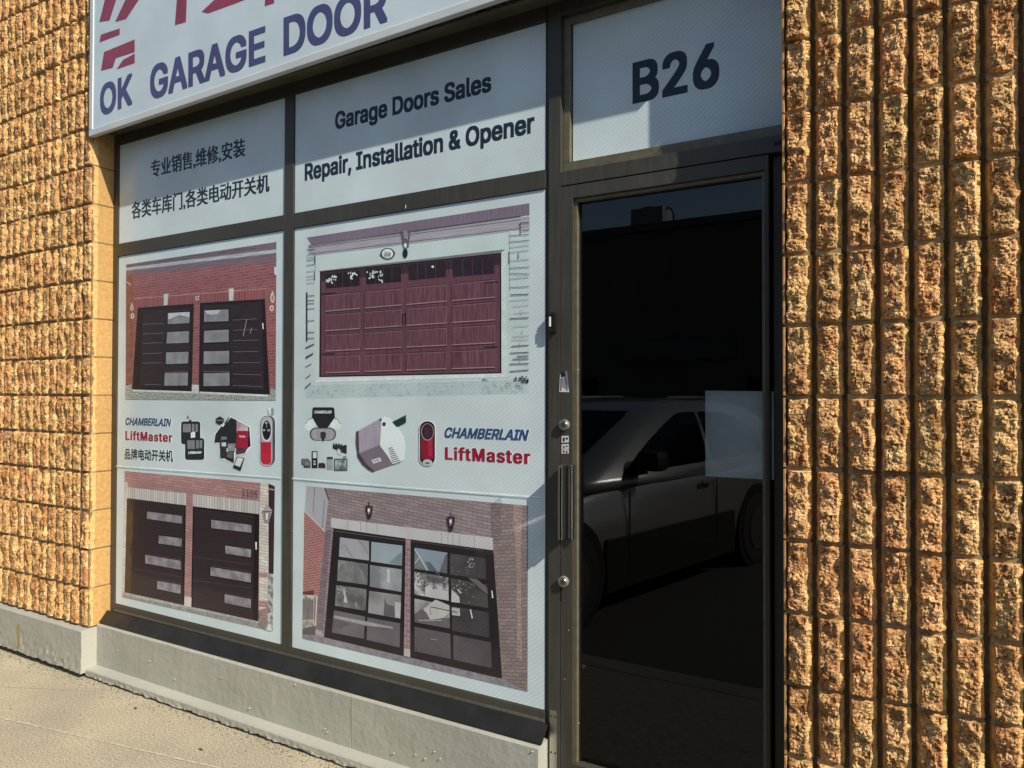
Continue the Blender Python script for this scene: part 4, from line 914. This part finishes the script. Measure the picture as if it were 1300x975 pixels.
for i in range(9):
    t_ = i/8; P.line(*Gc(918+45*t_, 522+165*t_, 962+84*t_, 514+148*t_), .8, pm((62, 66, 72)))
# red remote
pr(H, 18, 74, 187, 542, HALO, 80); pr(H, 24, 80, 180, 535, pm((46, 24, 32)), 74); pr(H, 38, 250, 166, 470, pm((124, 26, 46), ns=10, amp=.12), 10)
P.p(H(110, 280, 150, 260, 150, 440, 112, 440), pm((150, 44, 66)))
P.ell(H(103, 190)[0], 8.2, 11, pm((150, 130, 136))); P.ell(H(104, 188)[0], 7.2, 10, pm((50, 34, 42))); P.ell(H(104, 192)[0], 4.6, 7, pm((60, 42, 50)))
P.ell(H(103, 505)[0], 6.2, 4.0, pm((168, 174, 176))); P.ell(H(102, 512)[0], 3.0, 1.4, pm((96, 96, 100)))
text_on('LiftMaster', *H(54, 428), *H(148, 430), *H(54, 442), *H(148, 446), YP-.0010, pm((200, 160, 168)), 'small_lettering', PA['lr'], bold=.02)
P.build('printed_products', PA['lr'])

# ------------------------------------------------------------------ door frame with transom
YD = .120
DX0, DX1 = -1.132, -.437          # door leaf
ZH0, ZH1 = EYE+.726, EYE+.776     # header bar
df = thing('door_frame', 'dark bronze aluminium door frame with vinyl-covered transom above', 'door frame', (-.8, YD, 0))
fr('frame_post', -1.180, -1.1335, YD, .24, 0, 2.86, parent=df)
fr('frame_post', -.430, -.380, YD+.03, .24, 0, ZH0-.002, parent=df)
fr('frame_header', -1.133, -.380, YD, .24, ZH0, ZH1, parent=df)
fr('frame_head', -1.133, -.380, YD, .24, EYE+1.325, EYE+1.40, parent=df)
YB = .158
fr('glazing_bead', -1.133, -.380, YB-.017, .235, ZH1, ZH1+.037, parent=df, M=M_bronze2)
fr('glazing_bead', -1.133, -1.108, YB-.017, .235, ZH1+.037, EYE+1.325, parent=df, M=M_bronze2)
fr('glazing_bead', -1.108, -.380, YB-.017, .235, EYE+1.30, EYE+1.325, parent=df, M=M_bronze2)
MB().box(-1.108, -.3785, YB+.0025, YB+.009, ZH1+.035, EYE+1.302, M_wglass).build('transom_pane', df)
tp = MB().box(-1.1035, -.3785, YB, YB+.001, ZH1+.038, EYE+1.30, M_vinyl).build('vinyl_panel', df)
MB().box(-1.1078, -.3785, YB+.0012, YB+.0022, ZH1+.0372, EYE+1.30, M_gasket).build('gasket', df)
text_on('B26', (803, 79.4), (913.2, 50.8), (803, 132.9), (913.2, 109.5), YB-.0003, INK, 'lettering', tp, bold=.026)
q = pt(988, 181.5, YD); MB().box(q.x-.012, q.x+.014, YD-.0015, YD+.004, q.z-.006, q.z+.005, M_gasket).build('latch_slot', df)
MB().box(-1.172, -1.143, YD-.004, YD-.001, -.05, EYE-1.095, M_steel).build('corner_strip', df, bevel=.0008)
for z in (EYE-1.115, EYE-1.24):
    for x in (-1.166, -1.150): MB().cyl((x, z), .0028, 'y', YD-.0065, YD-.003, M_gasket, n=10).build('screw', df)

# ------------------------------------------------------------------ door leaf
dr = thing('glass_door', 'black tinted glass shop door in dark bronze frame', 'door', (-.78, YD, 0))
YG = .150
GX0, GX1, GZ1 = -1.086, -.447, EYE+.677
fr('door_stile', DX0, GX0, YD, .165, .01, ZH0-.004, parent=dr)
fr('door_stile', -.449, DX1, YD, .165, .01, ZH0-.004, parent=dr)
fr('door_rail', GX0, -.449, YD, .165, GZ1, ZH0-.004, parent=dr)
fr('door_rail', GX0, -.449, YD, .165, .01, .20, parent=dr)
fr('glazing_bead', GX0, GX0+.012, YG-.020, YG, .20, GZ1, parent=dr, M=M_bronze2)
fr('glazing_bead', GX0+.012, -.449, YG-.020, YG, GZ1-.012, GZ1, parent=dr, M=M_bronze2)
fr('glazing_bead', -.459, -.449, YG-.018, YG, .20, GZ1-.012, parent=dr, M=M_bronze2)
MB().poly([(GX0, YG+.001, .2), (-.449, YG+.001, .2), (-.449, YG+.001, GZ1), (GX0, YG+.001, GZ1)], M_glass).build('door_glass', dr, fix=False)
MB().box(GX0+.012, GX0+.0165, YG-.004, YG, .2, GZ1-.012, M_gasket).build('gasket', dr)
MB().box(GX0+.0165, -.459, YG-.003, YG, GZ1-.016, GZ1-.012, M_gasket).build('gasket', dr)
def lock(px, py, r=.019):
    q = pt(px, py, YD)
    a = MB().cyl((q.x, q.z), r, 'y', YD+.001, YD-.012, M_nick, n=32, r2=r*.94).build('lock_cylinder', dr, bevel=0)
    MB().cyl((q.x, q.z), r*.80, 'y', YD-.012, YD-.0135, M_steel, n=32, r2=r*.74).build('lock_collar', a)
    MB().cyl((q.x, q.z), r*.5, 'y', YD-.0135, YD-.0145, mat('dull_brass', (.30, .28, .22), .35, metal=1), n=24).build('lock_core', a)
    MB().box(q.x-.001, q.x+.001, YD-.0150, YD-.0146, q.z-.005, q.z+.005, M_gasket).build('keyhole', a)
lock(717, 539.5); lock(716, 738)
q = pt(707.6, 735, YD); q2 = pt(708.8, 762, YD)
MB().box(-1.1318, -1.1265, YD-.0008, YD+.003, q2.z, q.z+.0, M_gasket).build('bolt_slot', dr)
for (px, py) in ((717, 709.5), (716.5, 763)):
    q = pt(px, py, YD); MB().cyl((q.x, q.z), .0016, 'y', YD-.001, YD+.001, M_steel, n=8).build('screw', dr)
# pull handle: two projecting fins with a dark hollow between them
q = pt(712.0, 590.5, YD-.02); q2 = pt(726, 686, YD-.02)
hd = MB().box(q.x, q2.x, YD-.006, YD+.001, q2.z, q.z, M_gasket).build('pull_handle', dr)
MB().box(q.x, q.x+.0045, YD-.045, YD-.006, q2.z, q.z, M_bronze).build('handle_fin', hd, bevel=.001)
MB().box(q.x+.0115, q.x+.0155, YD-.040, YD-.006, q2.z+.002, q.z-.002, M_steel).build('handle_fin', hd, bevel=.001)
MB().box(q.x+.025, q.x+.032, YD-.012, YD-.006, q2.z+.002, q.z-.002, M_bronze).build('handle_fin', hd, bevel=.001)
MB().box(q2.x-.005, q2.x, YD-.014, YD-.006, q2.z-.003, q.z, M_steel).build('handle_fin', hd, bevel=.001)
MB().box(q.x, q2.x, YD-.014, YD-.0125, q.z, q.z+.002, M_steel).build('handle_cap', hd)
# torn sticker and number label
Ms = mat('sticker_white', (.70, .70, .70), .5); Mg = mat('sticker_grey', (.28, .27, .31), .5, var=.2, vscale=150)
def s4(mb, pts, Y, M): mb.poly([pt(a, b_, Y) for a, b_ in pts], M)
s_ = MB(); s4(s_, [(711, 475), (717, 473), (720, 471.5), (722.5, 498), (710, 497.5)], YD-.0008, Ms)
s4(s_, [(711.8, 473), (717.5, 472), (718.5, 478), (712, 479)], YD-.0012, M_gasket); s4(s_, [(712.8, 479.5), (718.8, 479), (721, 496), (713.5, 491)], YD-.0012, Mg)
s4(s_, [(711.8, 480), (712.6, 480), (712.8, 496), (711.4, 496)], YD-.0013, M_gasket)
s_.poly([pt(717, 472, YD-.001), pt(720, 471, YD-.006), pt(722.6, 497, YD-.004), pt(720.5, 490, YD-.001)], Ms)
s_.build('torn_sticker', dr, fix=False)
s_ = MB()
for (y0, y1) in ((553.6, 562), (564, 570.5), (571, 576)):
    s4(s_, [(713, y0), (722, y0-.5), (722.3, y1-.5), (712.8, y1)], YD-.0008, Ms)
nl = s_.build('number_label', dr, fix=False)
for t_, y0, y1 in (('24', 555, 561), ('A1', 565.4, 569.3), ('5.', 572, 575.2)):
    pass
for (a, b_, c_, d_) in ((714.5, 555.5, 717, 560.5), (718.3, 555.3, 720.8, 558.3), (715, 566, 716.6, 569.4), (718, 565.6, 720.6, 567.4), (714.6, 572, 716.8, 574.6), (718.4, 572.4, 720.4, 575)):
    MB_ = MB(); s4(MB_, [(a, b_), (c_, b_), (c_, d_), (a, d_)], YD-.0011, M_gasket); MB_.build('digit_mark', nl, fix=False)
# small scuffs
ch = MB()
for (px, py) in ((734.5, 469), (735, 918), (717, 862), (722, 800), (706, 420)):
    q = pt(px, py, YD); ch.cyl((q.x, q.z), .0012, 'y', YD-.001, YD+.001, MATS['white_chip'], n=6)
ch.build('paint_chips', dr)

# doorbell
db = thing('doorbell', 'small black doorbell with lit white button on the door frame', 'doorbell', (-1.158, YD, EYE+.25))
q = pt(699.8, 397, YD); q2 = pt(708.4, 422, YD)
MB().box(-1.172, -1.146, YD-.014, YD, q2.z, q.z, mat('black_plastic', (.012, .012, .012), .35)).build('bell_body', db, bevel=.004)
MB().box(-1.1705, -1.1635, YD-.0165, YD-.013, EYE+.236, EYE+.270, mat('bell_button', (.85, .85, .75), .4)).build('bell_button', db, bevel=.001)
for z in (EYE+.280, EYE+.225): MB().cyl((-1.167, z), .0018, 'y', YD-.0155, YD-.013, M_steel, n=8).build('screw', db)

# sheet of paper taped inside the glass
Mpaper = mat('translucent_paper', (.88, .90, .89), .7, var=.06, vscale=9)
ps = MB(); nx = 14; ny = 12
a0 = pt(895, 496, .158); a1 = pt(990, 497, .158); a2 = pt(895, 604.5, .158); a3 = pt(990, 610, .158); G = {}
for i in range(nx+1):
    for j_ in range(ny+1):
        p_ = a2.lerp(a3, i/nx).lerp(a0.lerp(a1, i/nx), j_/ny); G[i, j_] = len(ps.v)
        ps.v.append((p_.x, p_.y+.003+.004*noise.noise(Vector((i*.35, j_*.35, 1))), p_.z))
k2 = ps.mi(Mpaper)
for i in range(nx):
    for j_ in range(ny): ps.f.append((G[i, j_], G[i+1, j_], G[i+1, j_+1], G[i, j_+1])); ps.m.append(k2)
tag(ps.build('paper_sheet', smooth=True, fix=False), 'sheet of white paper taped inside the dark door glass', 'paper')

# ------------------------------------------------------------------ interior
room = thing('shop_interior', None, None, (-2, 2, 0)); tag(room, kind='structure')
MB().box(-3.85, -.2, .35, 5.0, -.05, .0, mat('interior_floor', (.012, .011, .010), .7)).build('floor', room)
for a in ((-3.9, -.15, 5.0, 5.1, 0, 2.95), (-3.9, -3.85, .35, 5, 0, 2.95), (-.2, -.15, .35, 5, 0, 2.95), (-3.9, -.15, .35, 5.1, 2.95, 3.0)): MB().box(*a, M_dark).build('inner_wall', room)
MB().box(-3.8, -1.18, .23, .25, .0, 2.85, M_dark).build('blackout_board', room)

# ------------------------------------------------------------------ soffit, lintel and sign
ln = thing('lintel', 'dark steel lintel and soffit under the shop sign', 'lintel', (-2, .05, 2.82))
MB().box(-3.792, -.378, .052, .121, 2.835, 2.90, M_lint).build('soffit_board', ln, bevel=.002)
MB().box(-3.792, -.378, .032, .051, 2.822, 2.90, M_lint).build('angle_lip', ln, bevel=.002)
MB().box(-3.792, -.378, .0125, .031, 2.833, 2.90, M_lint).build('angle_plate', ln, bevel=.002)
cb = MB()
for i in range(150):
    x = R.uniform(-3.75, -.5); r = R.uniform(.002, .005); 
    if noise.noise(Vector((x*2.4, 4, 1))) < -.05: continue
    cb.box(x-r*2, x+r*2, .026, .030+r, 2.828-r, 2.834, M_bronze)
cb.build('caulk_crumbs', ln)['kind'] = 'stuff'
sg = thing('shop_sign', 'white lightbox shop sign above the windows with navy lettering', 'sign', (-2, -.02, 3.3))
# the lower edge climbs very slightly to the right
YS = -.012
SL, SR = -3.80, -.372
zb = lambda x: 2.792+(x-SL)*.014
M_sface = pm((176, 188, 194), ns=3, amp=.03, gloss=.3)
M_alu = mat('white_sign_trim', (.62, .66, .68), .35, var=.05, vscale=5)
def sbar(x0, x1, za, zbb, y0, y1, M, name, par, bev=.003):
    mb = MB(); k3 = mb.mi(M); v = [(x, y, z) for (x, zz) in ((x0, 0), (x1, 1)) for y in (y0, y1) for z in ((za(x), zbb(x)))]
    kk = len(mb.v); mb.v += v
    for q in ((0,1,3,2),(4,6,7,5),(0,4,5,1),(2,3,7,6),(0,2,6,4),(1,5,7,3)): mb.f.append(q); mb.m.append(k3)
    return mb.build(name, par, bevel=bev)
sbar(SL, SR, zb, lambda x: zb(x)+.034, YS, .012, M_alu, 'sign_trim', sg)
sbar(SL, SL+.030, lambda x: zb(x)+.035, lambda x: 4.0, YS-.0, .012, M_alu, 'sign_trim', sg)
sbar(SR-.030, SR, lambda x: zb(x)+.035, lambda x: 4.0, YS-.0, .012, M_alu, 'sign_trim', sg)
sbar(SL, SR, lambda x: 4.001, lambda x: 4.035, YS, .012, M_alu, 'sign_trim', sg)
sf_ = sbar(SL+.03, SR-.03, lambda x: zb(x)+.034, lambda x: 4.001, YS+.005, .010, M_sface, 'sign_face', sg, bev=0)
NV2 = pm((66, 68, 104), ns=6); RD2 = pm((128, 56, 74), ns=6)
YSt = YS+.0045
text_on('OK', (127, 108), (168, 92), (127, 148.5), (168, 133), YSt, NV2, 'lettering', sf_, bold=.026)
text_on('GARAGE', (190.5, 84), (337, 32), (190.5, 128), (337, 79), YSt, NV2, 'lettering', sf_, bold=.026)
text_on('DOOR', (360, 22), (492, -24), (360, 72), (492, 28), YSt, NV2, 'lettering', sf_, bold=.026)
sg['_w'] = sg['_w']
rc = MB()
for q in ([(126, 28), (134, -4), (150, -40), (170, -46), (150, -8), (139, 26)], [(146, 28), (160, -2), (186, -44), (206, -50), (176, 0), (160, 24)],
          [(128, 90), (132, 66), (171, 50), (171, 66), (147, 74), (143, 86)], [(126, 54), (128, 44), (152, 36), (152, 44)], [(148, 88), (156, 76), (171, 68), (171, 80)],
          [(222, 32), (226, -20), (238, -24), (236, 28)], [(256, 15), (276, -4), (340, -24), (340, -12), (300, 4), (264, 17)], [(336, 8), (338, -30), (350, -34), (348, 4)]):
    MB().poly([pt(a, b_, YSt) for a, b_ in q], RD2).build('red_stroke', sf_, fix=False)

# ------------------------------------------------------------------ across the lot (seen in the glass)
ob = thing('industrial_building', 'long dark commercial building across the lot mirrored in the door', 'building', (-6, -24, 0))
Mob = mat('far_wall', (.16, .13, .10), .9, var=.15, vscale=.6)
MB().box(-42, 24, -36, -24, -.14, 7.65, Mob).build('wall', ob)
MB().box(-42.1, 24.1, -36.1, -23.9, 7.65, 7.95, mat('far_coping', (.10, .10, .10), .6)).build('coping', ob)
for i in range(9):
    x = -38+i*6.8
    wf = MB().box(x, x+4.6, -24.0, -23.93, 2.7, 3.6, M_bronze).build('window', ob)
    MB().box(x+.1, x+4.5, -23.93, -23.91, 2.8, 3.5, mat('far_glass', (.03, .045, .05), .1)).build('pane', wf)
    MB().box(x+5, x+6, -24.0, -23.94, -.13, 2.1, M_dark).build('door', ob)
ru = thing('rooftop_unit', 'boxy air-conditioning unit on the far roof mirrored in the door', 'air conditioner', (-9.8, -25.4, 7.95))
MB().box(-10.5, -9.2, -26, -24.8, 7.95, 8.8, mat('galvanised', (.22, .22, .22), .5)).build('casing', ru, bevel=.02)
MB().cyl((-9.9, -25.4), .35, 'z', 8.8, 8.9, M_dark).build('fan_guard', ru)
pp = MB()
for i in range(10):
    a = math.pi*i/9; b_ = math.pi*(i+1)/9
    pp.prism([(-9.1-.25*math.cos(a), 8.35+.45*math.sin(a)), (-9.1-.25*math.cos(b_), 8.35+.45*math.sin(b_)), (-9.1-.20*math.cos(b_), 8.35+.40*math.sin(b_)), (-9.1-.20*math.cos(a), 8.35+.40*math.sin(a))], 'y', -25.2, -25.14, M_dark)
pp.build('pipe', ru)

# ------------------------------------------------------------------ parked car
GZ = -.13
car = thing('parked_car', 'silver car parked nose-in at the kerb, mirrored in the door glass', 'car', (-2.02, -3.9+.93, GZ))
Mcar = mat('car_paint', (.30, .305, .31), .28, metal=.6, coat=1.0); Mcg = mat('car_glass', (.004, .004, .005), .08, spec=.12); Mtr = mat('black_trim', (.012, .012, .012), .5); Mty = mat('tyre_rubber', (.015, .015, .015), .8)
CY = -3.9
def loft(secs, M, name, par, smooth=True, bevel=0):
    mb = MB(); k3 = mb.mi(M); n = len(secs[0])
    for s in secs: mb.v += s
    for a in range(len(secs)-1):
        for j_ in range(n): mb.f.append((a*n+j_, a*n+(j_+1) % n, (a+1)*n+(j_+1) % n, (a+1)*n+j_)); mb.m.append(k3)
    mb.f.append(tuple(range(n))); mb.m.append(k3); mb.f.append(tuple(range((len(secs)-1)*n, len(secs)*n))[::-1]); mb.m.append(k3)
    return mb.build(name, par, smooth=smooth)
def bsec(x, w_, zl, zt, r=.10):
    zm = zl+(zt-zl)*.55
    pts = [(-w_*.90, zl), (-w_*.98, zl+.12), (-w_, zm), (-w_*.97, zt-.10), (-w_*.90, zt-.02), (-w_*.5, zt+.02), (0, zt+.03), (w_*.5, zt+.02), (w_*.90, zt-.02), (w_*.97, zt-.10), (w_, zm), (w_*.98, zl+.12), (w_*.90, zl)]
    return [(x, CY+a, GZ+b_) for a, b_ in pts]
loft([bsec(-3.50, .62, .35, .62), bsec(-3.42, .78, .26, .72), bsec(-3.2, .86, .22, .80), bsec(-2.8, .90, .20, .88), bsec(-2.35, .92, .2, .95), bsec(-1.6, .93, .2, .97), bsec(-.6, .93, .2, .98), bsec(.3, .93, .2, 1.0), bsec(.8, .90, .22, 1.0), bsec(1.05, .82, .3, .96), bsec(1.12, .7, .4, .85)], Mcar, 'body', car)
def csec(z, xf, xr, w_): 
    return [(xf, CY-w_*.75, GZ+z), (xf+.12, CY-w_, GZ+z), (xr-.12, CY-w_, GZ+z), (xr, CY-w_*.8, GZ+z), (xr, CY+w_*.8, GZ+z), (xr-.12, CY+w_, GZ+z), (xf+.12, CY+w_, GZ+z), (xf, CY+w_*.75, GZ+z)]
cb_ = loft([csec(.90, -2.62, 1.05, .885), csec(.98, -2.42, 1.02, .88), csec(1.10, -2.16, .95, .85), csec(1.22, -1.92, .84, .815), csec(1.34, -1.66, .68, .77), csec(1.44, -1.40, .46, .725), csec(1.51, -1.12, .18, .67), csec(1.545, -.85, -.1, .60), csec(1.56, -.60, -.35, .45)], Mcar, 'cabin', car)
for sgn in (1, -1):
    def sp(x, z):   # point on the cabin flank
        ws = ((.90, .885), (.98, .88), (1.10, .85), (1.22, .815), (1.34, .77), (1.44, .725), (1.51, .67))
        for (z0, w0), (z1, w1) in zip(ws, ws[1:]):
            if z <= z1: ww = w0+(w1-w0)*(z-z0)/(z1-z0); break
        return (x, CY+sgn*(ww+.008), GZ+z)
    for q in (((-2.02, 1.00), (-.72, 1.02), (-.72, 1.34), (-1.30, 1.34), (-1.60, 1.22), (-1.84, 1.10)), ((-1.30, 1.345), (-.72, 1.345), (-.72, 1.44), (-1.02, 1.435)), ((-.66, 1.02), (.36, 1.04), (.30, 1.24), (.1, 1.34), (-.66, 1.34)), ((-.66, 1.345), (.08, 1.345), (-.2, 1.425), (-.66, 1.44)), ((.42, 1.05), (.74, 1.08), (.50, 1.20), (.38, 1.22))):
        MB().poly([sp(*a) for a in q], Mcg).build('side_window', car, fix=False)
    MB().box(-.95, .1, CY+sgn*.60-.015, CY+sgn*.60+.015, GZ+1.55, GZ+1.575, M_steel).build('roof_rail', car, bevel=.008)
    for x in (-2.02, -.69, .33): MB().box(x-.004, x+.004, CY+sgn*.937-.004, CY+sgn*.937+.004, GZ+.28, GZ+.88, Mtr).build('door_seam', car)
    MB().box(-2.3, -.35, CY+sgn*.925-.012, CY+sgn*.925+.012, GZ+.18, GZ+.56, Mtr).build('side_shade_strip', car, bevel=.008)  # black strips added to stand for shade along the lower sides
    for x in (-.86, .12): MB().box(x-.1, x+.1, CY+sgn*.95-.015, CY+sgn*.95+.015, GZ+.84, GZ+.87, Mcar).build('door_handle', car, bevel=.008)
    mr_ = MB().box(-1.93, -1.76, CY+sgn*1.02-.10, CY+sgn*1.02+.10, GZ+1.02, GZ+1.17, Mtr).build('wing_mirror', car, bevel=.045)
    MB().box(-1.90, -1.80, CY+sgn*.90-.05, CY+sgn*.90+.05, GZ+.99, GZ+1.03, Mtr).build('mirror_stalk', mr_)
    MB().box(-3.44, -3.20, CY+sgn*.70-.12, CY+sgn*.70+.12, GZ+.60, GZ+.74, mat('headlight_lens', (.5, .5, .5), .1)).build('headlight', car, bevel=.03)
    for x in (-2.72, .12):
        MB().cyl((x, GZ+.35), .40, 'y', CY+sgn*.70, CY+sgn*.935, Mtr, n=28).build('wheel_arch', car)
        wh = MB().cyl((x, GZ+.33), .33, 'y', CY+sgn*.70, CY+sgn*.945, Mty, n=32).build('wheel', car, bevel=.02)
        MB().cyl((x, GZ+.33), .20, 'y', CY+sgn*.93, CY+sgn*.952, M_bronze, n=24).build('rim', wh)  # dark metal; the shade on the wheels is put into the colour
MB().poly([(-2.46, CY-.62, GZ+.985), (-2.46, CY+.62, GZ+.985), (-1.42, CY+.52, GZ+1.452), (-1.42, CY-.52, GZ+1.452)], Mcg).build('windscreen', car, fix=False)

car.location = (-1.97, -2.62, GZ); car.rotation_euler = (0, 0, math.radians(-77))

for o in bpy.data.objects:
    if '_w' in o: del o['_w']
